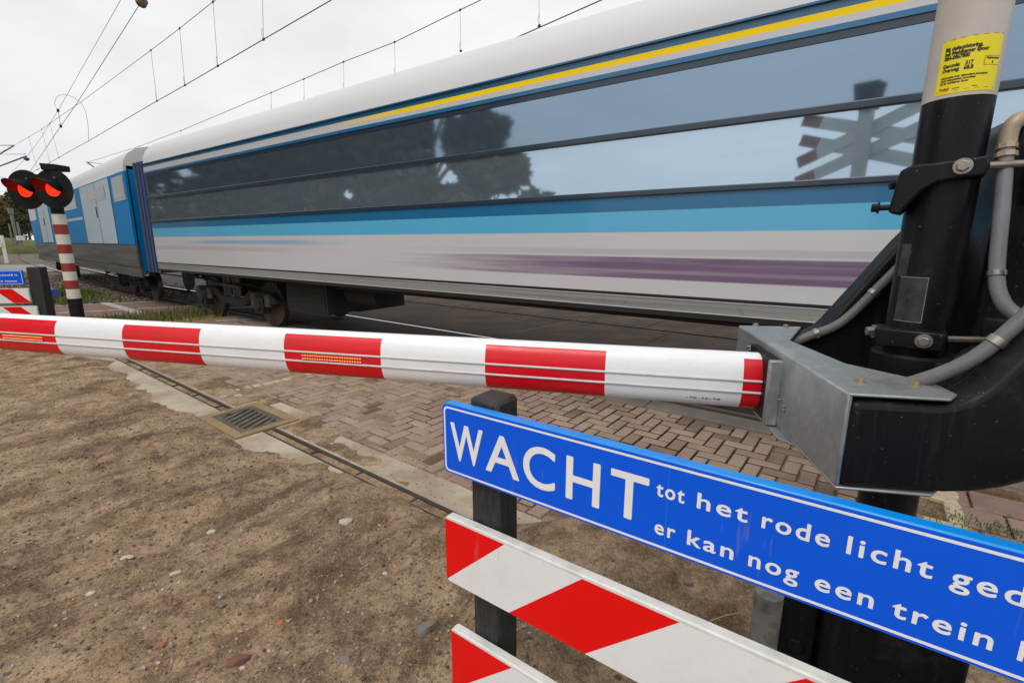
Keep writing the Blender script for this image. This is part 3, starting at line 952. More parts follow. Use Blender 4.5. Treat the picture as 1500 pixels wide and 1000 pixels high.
car = empty("passenger_carriage", T(2.6, D1 + 1.4, 0), "long grey-roofed carriage with yellow line, blue bands and plum stripes behind the barrier", "train carriage", "carriages of the train")
def wallband(z0, z1, n0=0.0):
    mb = MB()
    return mb.box(T((CAR0 + CAR1) / 2, D1 + .03 + n0, (z0 + z1) / 2), TD, TN, Z, (CAR1 - CAR0) / 2, .03, (z1 - z0) / 2)
bands = [("body", 'cyt', 'frameb', 't_bluew'), ("cyan_band", 'cyb', 'cyt', 't_cyan'), ("white_band", 'wh', 'cyb', 't_whites'),
         ("seal_strip", 'blk', 'wh', 't_black'), ("skirt", 'sk', 'blk', 't_skirt'), ("sill_strip", 'bot', 'sk', 't_black'),
         ("window_header", 'wint', 'blue2', 't_frame'), ("white_line", 'blue2', 'yelbot', 't_white'), ("yellow_line", 'yelbot', 'yeltop', 't_yellow'), ("blue_line", 'yeltop', 'bluetop', 't_blue')]
for nm, a, b, mk in bands:
    wallband(zz_[a], zz_[b], .012 if nm in ("skirt", "sill_strip") else (.006 if nm == 'seal_strip' else 0)).obj(nm, M[mk], car)
# header: upper blue strip then dark gasket
mb = MB(); mb.box(T((CAR0 + CAR1) / 2, D1 - .002, zz_['blue2'] - .022), TD, TN, Z, (CAR1 - CAR0) / 2, .01, .02)
mb.obj("blue_trim", M['t_bluew'], car)
# continuous window band
fr = MB()
L = CAR1 - CAR0
fr.box(T((CAR0 + CAR1) / 2, D1 + .05, (zz_['frameb'] + zz_['wint']) / 2), TD, TN, Z, L / 2, .03, (zz_['wint'] - zz_['frameb']) / 2)
fr.obj("window_band", M['t_frame'], car)
for a, b in (('midb', 'midt'), ('frameb', 'winb')):
    mb = MB(); mb.box(T((CAR0 + CAR1) / 2, D1 - .004, (zz_[a] + zz_[b]) / 2), TD, TN, Z, L / 2, .02, (zz_[b] - zz_[a]) / 2)
    mb.obj("window_rail", M['t_frame'], car, bevel=.008)
k = CAR0 + .1
WL = 7.01
while k + WL < CAR1 - .1:
    w = empty("window", T(k + WL / 2, D1, zz_['winb']) - car.location, None, None)
    w.parent = car
    for a, b, mk in (('midb', 'wint', 'glass_up'), ('winb', 'midt', 'glass_lo')):
        lo = zz_[a] if a == 'midb' else zz_['winb']; hi = zz_[b]
        if mk == 'glass_lo': lo, hi = zz_['winb'] - .004, zz_['midb'] + .004
        else: lo, hi = zz_['midt'] - .004, zz_['wint'] - .004
        mb = MB(); mb.box(T(k + WL / 2, D1 + .006, (lo + hi) / 2), TD, TN, Z, WL / 2 - .001, .004, (hi - lo) / 2)
        mb.obj("pane", M[mk], w)
    k += WL
# roof
half = [(D1 + .004, zz_['bluetop']), (D1 + .02, 3.50), (D1 + .08, 3.64), (D1 + .17, 3.75), (D1 + .30, 3.845), (D1 + .5, 3.925), (D1 + .9, 3.985), (D1 + 1.4, 4.0)]
prof = half + [(2 * (D1 + 1.4) - x, z_) for x, z_ in reversed(half[:-1])]
vs, fs = [], []
for d_ in (CAR0, CAR1):
    for x, z_ in prof: vs.append(T(d_, x, z_))
k = len(prof)
for i in range(k - 1): fs.append((i, i + 1, k + i + 1, k + i))
fs.append(tuple(range(k))); fs.append(tuple(reversed(range(k, 2 * k))))
mb = MB(); mb.add(vs, fs)
o = mb.obj("roof", M['t_roof'], car, smooth=50)
mb = MB(); mb.box(T((CAR0 + CAR1) / 2, D1 - .004, zz_['bluetop'] + .008), TD, TN, Z, L / 2, .02, .008); mb.obj("gutter", M['t_blue'], car)
for z_ in (zz_['blk'] - .006, zz_['sk'] + .004):
    mb = MB(); mb.box(T((CAR0 + CAR1) / 2, D1 + .008, z_), TD, TN, Z, L / 2, .003, .0035); mb.obj("rub_strip", M['t_white'], car)
# inner mass, far wall, floor
mb = MB(); mb.box(T((CAR0 + CAR1) / 2, D1 + 1.45, (zz_['bot'] + 3.35) / 2 + .01), TD, TN, Z, L / 2 - .02, 1.35, (3.35 - zz_['bot']) / 2 - .01)
mb.obj("far_side", M['t_gang'], car)
def bogie(frame_fn, c_, par, nw):
    """side frame with axle boxes, coil springs, damper and brake gear, wheels outside"""
    P_ = frame_fn
    dx_, nx_ = P_(1, 0, 0) - P_(0, 0, 0), P_(0, 1, 0) - P_(0, 0, 0)
    mb = MB()
    for side in (.40, 2.40):
        mb.prism([(-1.75, .52), (-1.55, .70), (-.75, .72), (-.45, .54), (.45, .54), (.75, .72), (1.55, .70), (1.75, .52), (1.5, .47), (.8, .55), (.5, .38), (-.5, .38), (-.8, .55), (-1.5, .47)], P_(c_, side, 0), dx_, Z, nx_ * -.05, nx_ * .06)
    bg = fixn0(mb.obj("bogie", M['t_under'], par, bevel=.015))
    for dx in (-1.22, 1.22):
        mb = MB(); mb.box(P_(c_ + dx, .36, .45), dx_, nx_, Z, .16, .09, .15); mb.lathe([(.10, 0), (.10, .03), (.05, .04)], P_(c_ + dx, .27, .45), -nx_, dx_, 16); mb.obj("axle_box", M['t_under'], bg, bevel=.012)
        for sx_ in (-.26, .26):
            mb = MB(); mb.tube([P_(c_ + dx + sx_ + .075 * math.cos(t * .9), .36 + .075 * math.sin(t * .9), .44 + t * .0048) for t in range(50)], .014, 6); mb.obj("spring", M['t_steel'], bg, smooth=60)
        for nn_ in (.62, 2.12):
            mb = MB(); mb.lathe([(.40, -.06), (.41, .0), (.44, .04), (.44, .07), (.3, .075), (.12, .09)], P_(c_ + dx, nn_, .455), -nx_, dx_, 28); mb.obj("wheel", M['t_steel'], bg, smooth=40)
    mb = MB(); mb.tube([P_(c_ - .55, .28, .78), P_(c_ + .15, .28, .80)], .04, 12); mb.tube([P_(c_ + .15, .28, .80), P_(c_ + .6, .28, .80)], .025, 10); mb.obj("damper", M['t_steel'], bg, smooth=40)
    for sx_ in (-.2, .2):
        mb = MB(); mb.tube([P_(c_ + sx_, .44, .56), P_(c_ + sx_, .44, .98)], .13, 16); mb.obj("air_spring", M['t_black'], bg, smooth=40)
    mb = MB(); mb.tube(smoothpath([P_(c_ - 1.9, .33, .95), P_(c_ - 1.6, .33, .80), P_(c_ - .8, .33, .84), P_(c_ + .2, .33, .82), P_(c_ + 1.7, .33, .92)], 5), .018, 6); mb.obj("brake_pipe", M['t_under'], bg, smooth=60)
    return bg
def fixn0(o):
    bm = bmesh.new(); bm.from_mesh(o.data); bmesh.ops.recalc_face_normals(bm, faces=bm.faces); bm.to_mesh(o.data); bm.free(); return o
F1 = lambda d, n, z: T(d, D1 + n, z)
mb = MB(); mb.box(T(10.2, D1 + 1.5, .74), TD, TN, Z, 3.0, .55, .30); mb.obj("centre_sill", M['t_under'], car)
mb = MB(); mb.box(T(7.75, D1 + .75, .74), TD, TN, Z, .62, .45, .27); mb.box(T(7.75, D1 + .295, .74), TD, TN, Z, .56, .006, .22)
for k_ in range(5): mb.box(T(7.75, D1 + .288, .58 + k_ * .08), TD, TN, Z, .50, .006, .012)
mb.obj("equipment_box", M['t_under'], car, bevel=.02)
mb = MB(); mb.tube([T(6.2, D1 + .7, .80), T(7.0, D1 + .7, .80)], .16, 18); mb.obj("air_tank", M['t_under'], car, smooth=40)
mb = MB(); mb.tube([T(CAR0 + .3, D1 + .45, .93), T(7.1, D1 + .45, .93)], .025, 8); mb.tube([T(CAR0 + .3, D1 + .6, .95), T(9, D1 + .6, .95)], .018, 8); mb.obj("pipe_run", M['t_under'], car, smooth=60)
bogie(F1, 10.6, car, 2); bogie(F1, -5.2, car, 2)
# gangway
mb = MB()
for q in range(8):
    mb.box(T(CAR1 + .06 + q * .1, D1 + 1.4, 2.2), TD, TN, Z, .052, 1.36 - .02 * (q % 2), 1.25)
mb.obj("gangway", M['t_gang'], car)

# second carriage on the bend
E2D, E2N = frame(49.6)
S2 = onp(196, 345, D1, TN); S2.z = 0
D2 = S2.dot(E2N); a2 = S2.dot(E2D)
def T2(d, n, z): return E2D * (a2 + d) + E2N * (D2 + n) + Z * z
def d2(u, v=345):
    P = onp(u, v, D2, E2N); return P.dot(E2D) - a2
def z2(u, v): return onp(u, v, D2, E2N).z
L2 = d2(49)
car2 = empty("driving_carriage", T2(L2 / 2, 1.4, 0), "leading blue carriage with pale door panels and deep grey skirt, behind the striped lamp post", "train carriage", "carriages of the train")
zb, zs, zw, ztop = z2(150, 396.5), z2(150, 357.5), z2(150, 297), z2(150, 262)
zg = z2(150, 254)
def b2(d0, d1, z0, z1, nm, mk, off=0.0, th=.03, par=None):
    mb = MB(); mb.box(T2((d0 + d1) / 2, th + off, (z0 + z1) / 2), E2D, E2N, Z, (d1 - d0) / 2, th, (z1 - z0) / 2)
    return mb.obj(nm, M[mk], par or car2, bevel=.006)
b2(0, L2, zs, ztop, "body", 't_cab')
b2(0, L2, zb + .25, zs - .004, "skirt", 't_grey2', .012)
b2(0, L2, zb, zb + .245, "lower_skirt", 't_grey2', .03)
b2(0, L2, ztop + .003, zg, "cantrail", 't_white', -.002)
mb = MB(); mb.box(T2(L2 / 2, 1.45, (zb + ztop) / 2 + .1), E2D, E2N, Z, L2 / 2 - .02, 1.36, (ztop - zb) / 2 - .05); mb.obj("far_side", M['t_cab'], car2)
for u0, u1, mk, z0_, z1_ in ((172, 128, 't_pale', zs, ztop), (78, 62, 't_pale', zs, ztop)):
    b2(d2(u0), d2(u1), z0_ + .02, z1_ - .02, "door", mk, -.006)
W2 = [(193, 177, zw, ztop - .12)]
W2.append((164, 137, zw + .12, ztop - .2))
W2.append((120, 88, zw + .06, ztop - .14))
b2(d2(126), d2(80), z2(150, 318), z2(150, 313), "white_line", 't_pale', -.008, .02)
b2(d2(59), L2 - .02, zw - .1, ztop - .1, "cab_window", 't_win2', -.01, .02)
half2 = [(.0, zg), (.03, zg + .12), (.12, zg + .28), (.3, zg + .42), (.6, zg + .5), (1.4, zg + .55)]
prof = half2 + [(2.8 - x, z_) for x, z_ in reversed(half2[:-1])]
vs, fs = [], []
for d_ in (0, L2):
    for x, z_ in prof: vs.append(T2(d_, x, z_))
k = len(prof)
for i in range(k - 1): fs.append((i, i + 1, k + i + 1, k + i))
fs.append(tuple(range(k))); fs.append(tuple(reversed(range(k, 2 * k))))
mb = MB(); mb.add(vs, fs); mb.obj("roof", M['t_roof'], car2, smooth=50)
for d_ in (3.0, 15.5): bogie(lambda d, n, z: T2(d, n + .1, z), d_, car2, 2)
# rubber surrounds, door joints and handles
def win2(u0, u1, z0, z1, nm='window'):
    da, db = d2(u0), d2(u1)
    b2(da - .07, db + .07, z0 - .06, z1 + .06, nm + "_surround", 't_frame', -.008, .02)
    b2(da, db, z0, z1, nm, 't_win2', -.012, .02)
for u0, u1, z0, z1 in W2: win2(u0, u1, z0, z1)
for u0, u1 in ((172, 128), (78, 62)):
    for u_ in (u0, (u0 + u1) / 2, u1): b2(d2(u_) - .012, d2(u_) + .012, zs + .02, ztop - .02, "door_joint", 't_frame', -.0125, .02)
    b2(d2((u0 + u1) / 2) + .12, d2((u0 + u1) / 2) + .16, zs + .75, zs + 1.05, "door_handle", 't_black', -.03, .02)

# ================================================================== BARRIER
az = math.radians(-75.7)
BD = Vector((math.sin(az), math.cos(az), 0)); BN = Vector((-BD.y, BD.x, 0))
if BN.dot(Vector((0, -1, 0))) < 0: BN = -BN                # towards the camera
BE = at(1130, 558, 1.53); BE.z = 1.259
PX = Vector((1.185, 1.375, 0))
bar = empty("level_crossing_barrier", PX + Vector((.1, -.02, 0)), "lowered red and white barrier boom with galvanised bracket and black arms across the road", "barrier")
edges = [-.02, .095, .521, .943, 1.355, 1.782, 2.199, 2.618, 3.02, 3.44, 3.86, 4.28, 4.70, 5.12, 5.54]
SEG = 32; RH, RT = .0905, .055
vs, fs, mi = [], [], []
ss = []
for i in range(len(edges) - 1):
    kk = 4
    for q in range(kk): ss.append((edges[i] + (edges[i + 1] - edges[i]) * q / kk, i))
ss.append((edges[-1], len(edges) - 2))
for s_, i in ss:
    for j in range(SEG):
        an = 2 * math.pi * j / SEG
        ca, sa = math.cos(an), math.sin(an)
        y = math.copysign(abs(ca) ** .8, ca) * RT; z_ = math.copysign(abs(sa) ** .85, sa) * RH
        vs.append(BE + BD * s_ + BN * y + Z * z_)
for r_ in range(len(ss) - 1):
    for j in range(SEG):
        a_, b_ = r_ * SEG + j, r_ * SEG + (j + 1) % SEG
        fs.append((a_, b_, b_ + SEG, a_ + SEG))
        an = math.degrees(2 * math.pi * (j + .5) / SEG)
        front = an < 58 or an > 275
        back = 122 < an < 265
        mi.append(1 if ss[r_][1] % 2 == 0 and (front or back) else 0)
fs.append(tuple(range(SEG))); mi.append(0)
fs.append(tuple((len(ss) - 1) * SEG + j for j in range(SEG))); mi.append(0)
mb = MB(); mb.v = [tuple(v) for v in vs]; mb.f = fs; mb.mi = mi
boom = mb.obj("boom", [M['boomw'], M['boomr']], bar, smooth=60)
# make normals consistent
import bmesh
bm = bmesh.new(); bm.from_mesh(boom.data); bmesh.ops.recalc_face_normals(bm, faces=bm.faces); bm.to_mesh(boom.data); bm.free()
def onboom(s_, z_, out=0.0):
    t = max(-1, min(1, (z_ - 1.259) / RH)); sa = abs(t) ** (1 / .85); ca = math.sqrt(max(0, 1 - sa * sa)) ** .8
    return BE + BD * s_ + BN * (ca * RT + out) + Z * (z_ - BE.z)
for z_ in (1.270, 1.232):
    mb = MB(); mb.tube([onboom(-.012 + q * .139, z_, .0012) for q in range(41)], .0042, 8)
    mb.obj("tension_wire", M['wire_w'], boom, smooth=60)
for s0, s1 in ((1.435, 1.70), (3.10, 3.36), (4.75, 5.0)):
    mb = MB(); mb.box(onboom((s0 + s1) / 2, 1.251, -.0005), BD, BN, Z, (s1 - s0) / 2, .0035, .0155)
    st = mb.obj("led_strip", M['ledbase'], boom, bevel=.003)
    mb = MB(); kq = 24
    for q in range(kq):
        for zq in (1.2445, 1.2575):
            mb.box(onboom(s0 + (s1 - s0) * (q + .5) / kq, zq, .003), BD, BN, Z, .0032, .0015, .0026)
    mb.obj("led_points", M['led'], st)
# scratched mark near the hinge end
mb = MB()
for k in range(9):
    mb.box(onboom(.16 + k * .012, 1.2005 + .0015 * math.sin(k * 2.1), .0004), BD, BN, Z, .005 - .002 * (k % 3), .0006, .0016)
mb.obj("scuff_mark", M['ink'], boom)
mb = MB()
for s_ in (-.045, -.02):
    pass
mb.lathe([(1, 0), (1, .03)], BE - BD * .05, BD, BN, 28)
me_v = []
for v in mb.v:
    p = Vector(v) - BE; y, z_ = p.dot(BN), p.z
    me_v.append(tuple(BE + BD * p.dot(BD) + BN * y * (RT - .004) + Z * z_ * (RH - .004)))
mb.v = me_v
mb.obj("end_collar", M['blackrough'], boom, smooth=40)

# galvanised bracket: a C of folded plate joining the boom to both arms
q4 = lambda x, y: (1050 + x * .38, 400 + y * .38)
ZT, ZB_ = 1.383, 1.168
top = [gnd(*q4(*p), ZT) for p in ((85, 201), (325, 206), (282, 258), (500, 348), (832, 420), (930, 466), (905, 484), (512, 463))]
br_ = MB()
br_k = len(top)
br = empty("bracket", Vector((0, 0, 0)), None, None); br.parent = bar
def plate(pts, z0, z1):
    mb = MB(); k = len(pts)
    mb.add([Vector((p.x, p.y, z1)) for p in pts] + [Vector((p.x, p.y, z0)) for p in pts],
           [tuple(range(k)), tuple(reversed(range(k, 2 * k)))] + [((i + 1) % k, i, i + k, (i + 1) % k + k) for i in range(k)])
    return mb
def fixn(o):
    bm = bmesh.new(); bm.from_mesh(o.data); bmesh.ops.recalc_face_normals(bm, faces=bm.faces); bm.to_mesh(o.data); bm.free(); return o
fixn(plate(top, ZT - .007, ZT).obj("top_plate", M['galv'], br, bevel=.003))
fixn(plate(top, ZB_ - .007, ZB_).obj("bottom_plate", M['galv'], br, bevel=.003))
wf, wn_ = top[0].copy(), top[7].copy()                       # web from far corner to near corner
wdir = (wn_ - wf); wdir.z = 0; WLN = wdir.length; wdir.normalize()
wout = Vector((wdir.y, -wdir.x, 0))
if wout.dot(BD) < 0: wout = -wout
mb = MB(); mb.box((wf + wn_) / 2 * 1 + Z * 0 + Z * ((ZB_ + ZT) / 2 - ZT) - wout * .0035 - wdir * 0, wdir, wout, Z, WLN / 2 - .001, .0055, (ZT - ZB_) / 2 - .001)
mb.obj("web", M['galv'], br, bevel=.004)
lip = [gnd(*q4(*p), ZB_) for p in ((140, 520), (175, 520), (330, 640), (312, 655), (232, 622), (205, 590))]
fixn(plate(lip, ZB_ - .013, ZB_ - .0075).obj("support_lip", M['galv'], br, bevel=.002))
# flange and packing around the boom end
tb = (BE - wf).dot(wdir)
fc = wf + wdir * tb; fc.z = 1.262
for sgn in (1,):
    mb = MB(); mb.box(fc + wdir * (.137 * sgn) + wout * .018, wdir, wout, Z, .011, .017, .098); mb.obj("flange", M['galv'], br, bevel=.003)
mb = MB(); mb.box(fc + wdir * .015 + wout * .012, wdir, wout, Z, .108, .009, .1); mb.obj("packing", M['blackrough'], br, bevel=.003)
for x, y in ((150, 203), (265, 208), (550, 418), (762, 433)):
    bolt("bolt", gnd(*q4(x, y), ZT), Z, .0085, .010, M['brass'], br)
for t_, z_ in ((.162, 1.25), (.20, 1.243), (.20, 1.232)):
    p = fc + wdir * t_ + wout * .003; p.z = z_
    bolt("bolt", p, wout, .0045 if t_ < .15 else .003, .007, M['bolt'], br)
for t_, z_ in ((-.16, 1.335), (-.135, 1.33)):
    p = fc + wdir * t_ + wout * .003; p.z = z_; bolt("bolt", p, wout, .006, .01, M['bolt'], br)

# the two black lever arms
ab = math.radians(98)
AB = Vector((math.sin(ab), math.cos(ab), 0)); AQ = Vector((-AB.y, AB.x, 0))
if AQ.y < 0: AQ = -AQ                                         # away from the camera
def arcs(p0, p1, p2, k=7):
    return [((1 - t) ** 2 * p0[0] + 2 * t * (1 - t) * p1[0] + t * t * p2[0], (1 - t) ** 2 * p0[1] + 2 * t * (1 - t) * p1[1] + t * t * p2[1]) for t in [i / k for i in range(k + 1)]]
inner = [(.004, 1.368)] + arcs((.16, 1.366), (.225, 1.367), (.265, 1.42)) + arcs((.46, 1.70), (.55, 1.825), (.70, 1.84), 6)
outer = arcs((1.04, 1.78), (1.04, 1.66), (.92, 1.58), 5) + arcs((.58, 1.38), (.40, 1.173), (.21, 1.171)) + [(.004, 1.173)]
poly = inner + outer
def arm(o, th):
    mb = MB(); mb.prism(poly, Vector((o.x, o.y, 0)), AB, Z, Vector((0, 0, 0)), AQ * th)
    ob = mb.obj("arm", M['black'], bar, bevel=.016, segs=3)
    fixn(ob); return ob
near0 = gnd(*q4(516, 470), ZT) + AQ * .004 + AB * .006
arm_n = arm(near0, .085)
far0 = top[0] + AB * .012 - AQ * .088
arm_f = arm(far0, .085)
def armpt(o, a, z_, q): return Vector((o.x, o.y, 0)) + AB * a + Z * z_ + AQ * q
# grey conduits along the arms
cp = smoothpath([armpt(near0, .14, 1.36, .15), armpt(near0, .19, 1.385, .115), armpt(near0, .27, 1.455, .075), armpt(near0, .36, 1.58, .06), armpt(near0, .47, 1.73, .05), armpt(near0, .60, 1.85, .05)], 6)
mb = MB(); mb.tube(cp, .0155, 12); cd = mb.obj("conduit", M['cable'], arm_n, smooth=60)
t = (cp[15] - cp[13]).normalized(); mb = MB(); mb.tube([cp[14] - t * .008, cp[14] + t * .008], .0185, 14); mb.obj("clip", M['bolt'], cd, smooth=40) if False else mb.obj("clip", M['bolt'], arm_n, smooth=40)
cp = smoothpath([armpt(far0, .13, 1.33, -.0), armpt(far0, .20, 1.37, -.015), armpt(far0, .30, 1.425, -.015), armpt(far0, .42, 1.575, -.015), armpt(far0, .52, 1.70, -.015), armpt(far0, .62, 1.765, -.015), armpt(far0, .75, 1.785, -.015)], 6)
mb = MB(); mb.tube(cp, .0155, 12); mb.obj("conduit", M['cable'], arm_f, smooth=60)
for i in (7, 16):
    t = (cp[i + 1] - cp[i - 1]).normalized(); mb = MB(); mb.tube([cp[i] - t * .007, cp[i] + t * .007], .0185, 14); mb.obj("clip", M['bolt'], arm_f, smooth=40)
mb = MB(); hc = armpt(far0, .70, 1.60, -.004)
mb.lathe([(.12, 0), (.12, -.012), (.10, -.014)], hc, AQ, AB, 32); mb.obj("hub", M['darkred'], arm_f, smooth=40)
mb = MB(); mb.tube([armpt(near0, .88, 1.64, .04), armpt(far0, .88, 1.64, .04)], .035, 18); mb.obj("shaft", M['blackrough'], bar, smooth=50)

# ================================================================== POST WITH CROSSBUCKS
ang = math.radians(40.75)
EF = Vector((-math.sin(ang), -math.cos(ang), 0)); ER = Vector((math.cos(ang), -math.sin(ang), 0))
post = empty("crossing_post", PX, "thick black and cream post with yellow sticker, standing between the barrier arms", "post")
mb = MB(); ZW = 2.058
mb.lathe([(.075, 0), (.075, ZW)], PX, Z, ER, 40); mb.obj("lower_pole", M['black'], post, smooth=40)
mb = MB(); mb.lathe([(.0752, ZW + .001), (.0752, 3.32)], PX, Z, ER, 40); mb.obj("upper_pole", M['postw'], post, smooth=40)
# wrap text and panels round the pole; x = arc length from the front, y = height
def wrap(x, y, r=.0765):
    a_ = x / .076
    return PX + ER * (math.sin(a_) * r) + EF * (math.cos(a_) * r) + Z * y
ST0, ST1, SB, STP = -.052, .076, 2.068, 2.196
def wrapgrid(x0, x1, y0, y1, r, k=16):
    mb = MB()
    for i in range(k):
        xa, xb = x0 + (x1 - x0) * i / k, x0 + (x1 - x0) * (i + 1) / k
        mb.quad(wrap(xa, y0, r), wrap(xb, y0, r), wrap(xb, y1, r), wrap(xa, y1, r))
    return mb
sk = wrapgrid(ST0, ST1, SB, STP, .0758).obj("sticker", M['yellow'], post, smooth=60)
mb = MB()
def stext(t_, x0, x1, y, cap, bold=.0, r=.0763):
    vs, fs = text_fit(t_, x0, x1, y, cap, bold, 1.0, 2)
    mb.add([wrap(v.x, v.y, r) for v in vs], fs)
X0 = -.042
stext("Bij defect/storing,", X0, .030, 2.170, .0085, .0007)
stext("bel Meldkamer Spoor", X0, .044, 2.1595, .0085, .0007)
stext("084-0867880", X0, .008, 2.149, .0085, .0007)
stext("Geocode:", X0, -.008, 2.131, .0085, .0006); stext("517", .002, .017, 2.131, .0085, .0006)
stext("Overweg:", X0, -.008, 2.1205, .0085, .0006); stext("68.8", .000, .018, 2.1205, .0085, .0006)
stext("Informatie over bijzondere processen", X0, .050, 2.105, .0048, .0003)
stext("en/of calamiteiten vermelden", X0, .026, 2.0985, .0048, .0003)
stext("bij de meldkamer Spoor", X0, .014, 2.092, .0048, .0003)
stext("Paalnummer", .042, .074, 2.139, .0052, .0003); stext("1", .056, .059, 2.129, .0052, .0003)
for x0, x1, y0, y1 in ((.038, .0765, 2.1455, 2.1462), (.038, .0765, 2.1255, 2.1262), (.038, .0388, 2.1255, 2.1462), (-.05, .074, 2.0745, 2.0751), (-.052, .076, 2.1953, 2.1962), (-.016, -.002, 2.0785, 2.0800), (.022, .032, 2.0785, 2.0800)):
    g2 = wrapgrid(x0, x1, y0, y1, .0763, 6); mb.add(g2.v, g2.f)
mb.obj("lettering", M['ink'], sk)
mb = MB(); stext("ProRail", X0, -.022, 2.0775, .0055, .0004); mb.obj("lettering", M['inkred'], sk)
# faded label rectangles on the black part
g2 = wrapgrid(-.062, .006, 1.475, 1.60, .0757, 8)
M['label'] = worn("old_label", (.026, .026, .032), .3, (.09, .085, .08), .5, 20)
g2.obj("old_label", M['label'], post, smooth=60)
mb = MB()
for x0, x1, y0, y1 in ((-.0625, .0065, 1.598, 1.6005), (-.0625, .0065, 1.474, 1.4765), (.0045, .0065, 1.474, 1.6)):
    g2 = wrapgrid(x0, x1, y0, y1, .0762, 6); mb.add(g2.v, g2.f)
M['glue'] = worn("glue_residue", (.20, .195, .18), .6, (.05, .05, .05), .8, 60)
mb.obj("label_edge", M['glue'], post)
wrapgrid(-.076, -.045, 1.60, 1.69, .0762, 4).obj("cover_strip", M['cable2'] if False else M['label'], post, smooth=60)
# upper clamp
def cl(poly, e0, e1, mk='black', name="clamp", bev=.006, par=post):
    mb = MB(); mb.prism(poly, PX, ER, Z, EF * e0, EF * e1)
    return fixn(mb.obj(name, M[mk], par, bevel=bev))
c1 = cl([(-.105, 1.775), (-.078, 1.768), (-.066, 1.79), (-.04, 1.828), (-.01, 1.848), (.03, 1.854), (.078, 1.857), (.083, 1.905), (-.07, 1.895), (-.092, 1.883)], .02, .108)
bolt("bolt", PX + ER * .032 + EF * .108 + Z * 1.883, EF, .0135, .018, M['bolt'], c1)
bolt("bolt", PX - ER * .085 + EF * .05 + Z * 1.852, (EF * .4 - ER).normalized(), .013, .03, M['blackrough'], c1)
mb = MB(); mb.tube([PX - ER * .10 + EF * .07 + Z * 1.79, PX - ER * .145 + EF * .07 + Z * 1.79], .008, 12); mb.obj("rod", M['blackrough'], c1, smooth=40)
bolt("bolt", PX - ER * .128 + EF * .07 + Z * 1.79, -ER, .0115, .018, M['blackrough'], c1)
mb = MB(); mb.tube([PX + ER * .08 + EF * .06 + Z * 1.885, PX + ER * .165 + EF * .02 + Z * 1.888], .0095, 14); mb.obj("rod", M['bolt'], c1, smooth=40)
# lower clamp
c2 = cl([(-.088, 1.402), (.06, 1.402), (.066, 1.455), (-.094, 1.455)], .015, .105)
bolt("bolt", PX + ER * .018 + EF * .105 + Z * 1.43, EF, .0135, .02, M['bolt'], c2)
bolt("bolt", PX - ER * .094 + EF * .06 + Z * 1.437, (EF * .5 - ER).normalized(), .0135, .022, M['bolt'], c2)
mb = MB(); mb.tube([PX + ER * .065 + EF * .06 + Z * 1.435, PX + ER * .14 + EF * .02 + Z * 1.437], .0085, 14); mb.obj("rod", M['bolt'], c2, smooth=40)
mb = MB(); mb.lathe([(.096, 1.312), (.10, 1.318), (.10, 1.372), (.094, 1.38)], PX, Z, ER, 40); cc_ = mb.obj("collar", M['blackrough'], post, smooth=35)
mb = MB(); mb.box(PX + ER * .078 + EF * .055 + Z * 1.343, ER, EF, Z, .03, .045, .03); mb.obj("lug", M['blackrough'], cc_, bevel=.005)
# crossbucks, facing the road traffic
ac = math.radians(-84); CBX = -Vector((math.sin(ac), math.cos(ac), 0)); CBN = Vector((CBX.y, -CBX.x, 0))
M['cross_w'] = worn('crossbuck_white', (.60, .60, .57), .6, (.36, .36, .32), .5, 5)
M['cross_r'] = worn('crossbuck_shaded_red', (.22, .015, .03), .6, (.10, .02, .03), .5, 5)  # darker red: shade on the boards' rear is put into the colour
def board(zc_, an, off, rev):
    a_ = math.radians(an)
    ax = CBX * math.cos(a_) + Z * math.sin(a_); ay = -CBX * math.sin(a_) + Z * math.cos(a_)
    o_ = PX + CBN * (.085 + off) + Z * zc_
    mb = MB(); Lh, hw = .80, .07
    mb.box(o_, ax, CBN, ay, Lh - .24, .006, hw, 0)
    mb.box(o_ + ax * (Lh - .12), ax, CBN, ay, .12, .006, hw, 1); mb.box(o_ - ax * (Lh - .12), ax, CBN, ay, .12, .006, hw, 1)
    mb.obj("crossbuck_board", [M['cross_w'], M['cross_r']], post)
board(2.93, 19, 0, 0); board(2.93, -19, .014, 0); board(2.69, 19, 0, 0); board(2.69, -19, .014, 0)
mb = MB(); mb.prism([(-.08, 3.13), (.08, 3.13), (.125, 3.39), (-.125, 3.41)], PX, CBX, Z, CBN * -.12, CBN * .1)
fixn(mb.obj("signal_head", M['blackrough'], post, bevel=.01))

# ================================================================== DRIVE UNIT
ah = math.radians(27)
H1 = Vector((math.sin(ah), math.cos(ah), 0)); H2 = Vector((math.cos(ah), -math.sin(ah), 0))
hc = PX + H2 * .315 + H1 * .10
drv = empty("barrier_drive", Vector((hc.x, hc.y, 0)), "black weathered barrier drive housing with grey pipe, bolted beside the thick post", "machine")
prof = [(-.2, 1.22), (.2, 1.22), (.2, 2.03), (-.12, 2.03), (-.2, 1.99)]
mb = MB(); mb.prism([(-.2, 1.22), (.22, 1.22), (.22, 2.05), (-.13, 2.05), (-.2, 1.985)], hc, H2, Z, H1 * -.12, H1 * .36)
hs_ = fixn(mb.obj("housing", M['black'], drv, bevel=.02, segs=3))
hl = PX + ER * .17 + Z * 0
mb = MB(); mb.box(PX + ER * .185 + EF * .012 + Z * 1.87, ER, EF, Z, .028, .012, .075); mb.obj("mounting_plate", M['black'], drv, bevel=.004)
mb = MB(); mb.box(PX + ER * .155 + EF * .012 + Z * 1.45, ER, EF, Z, .022, .012, .045); mb.obj("mounting_plate", M['black'], drv, bevel=.004)
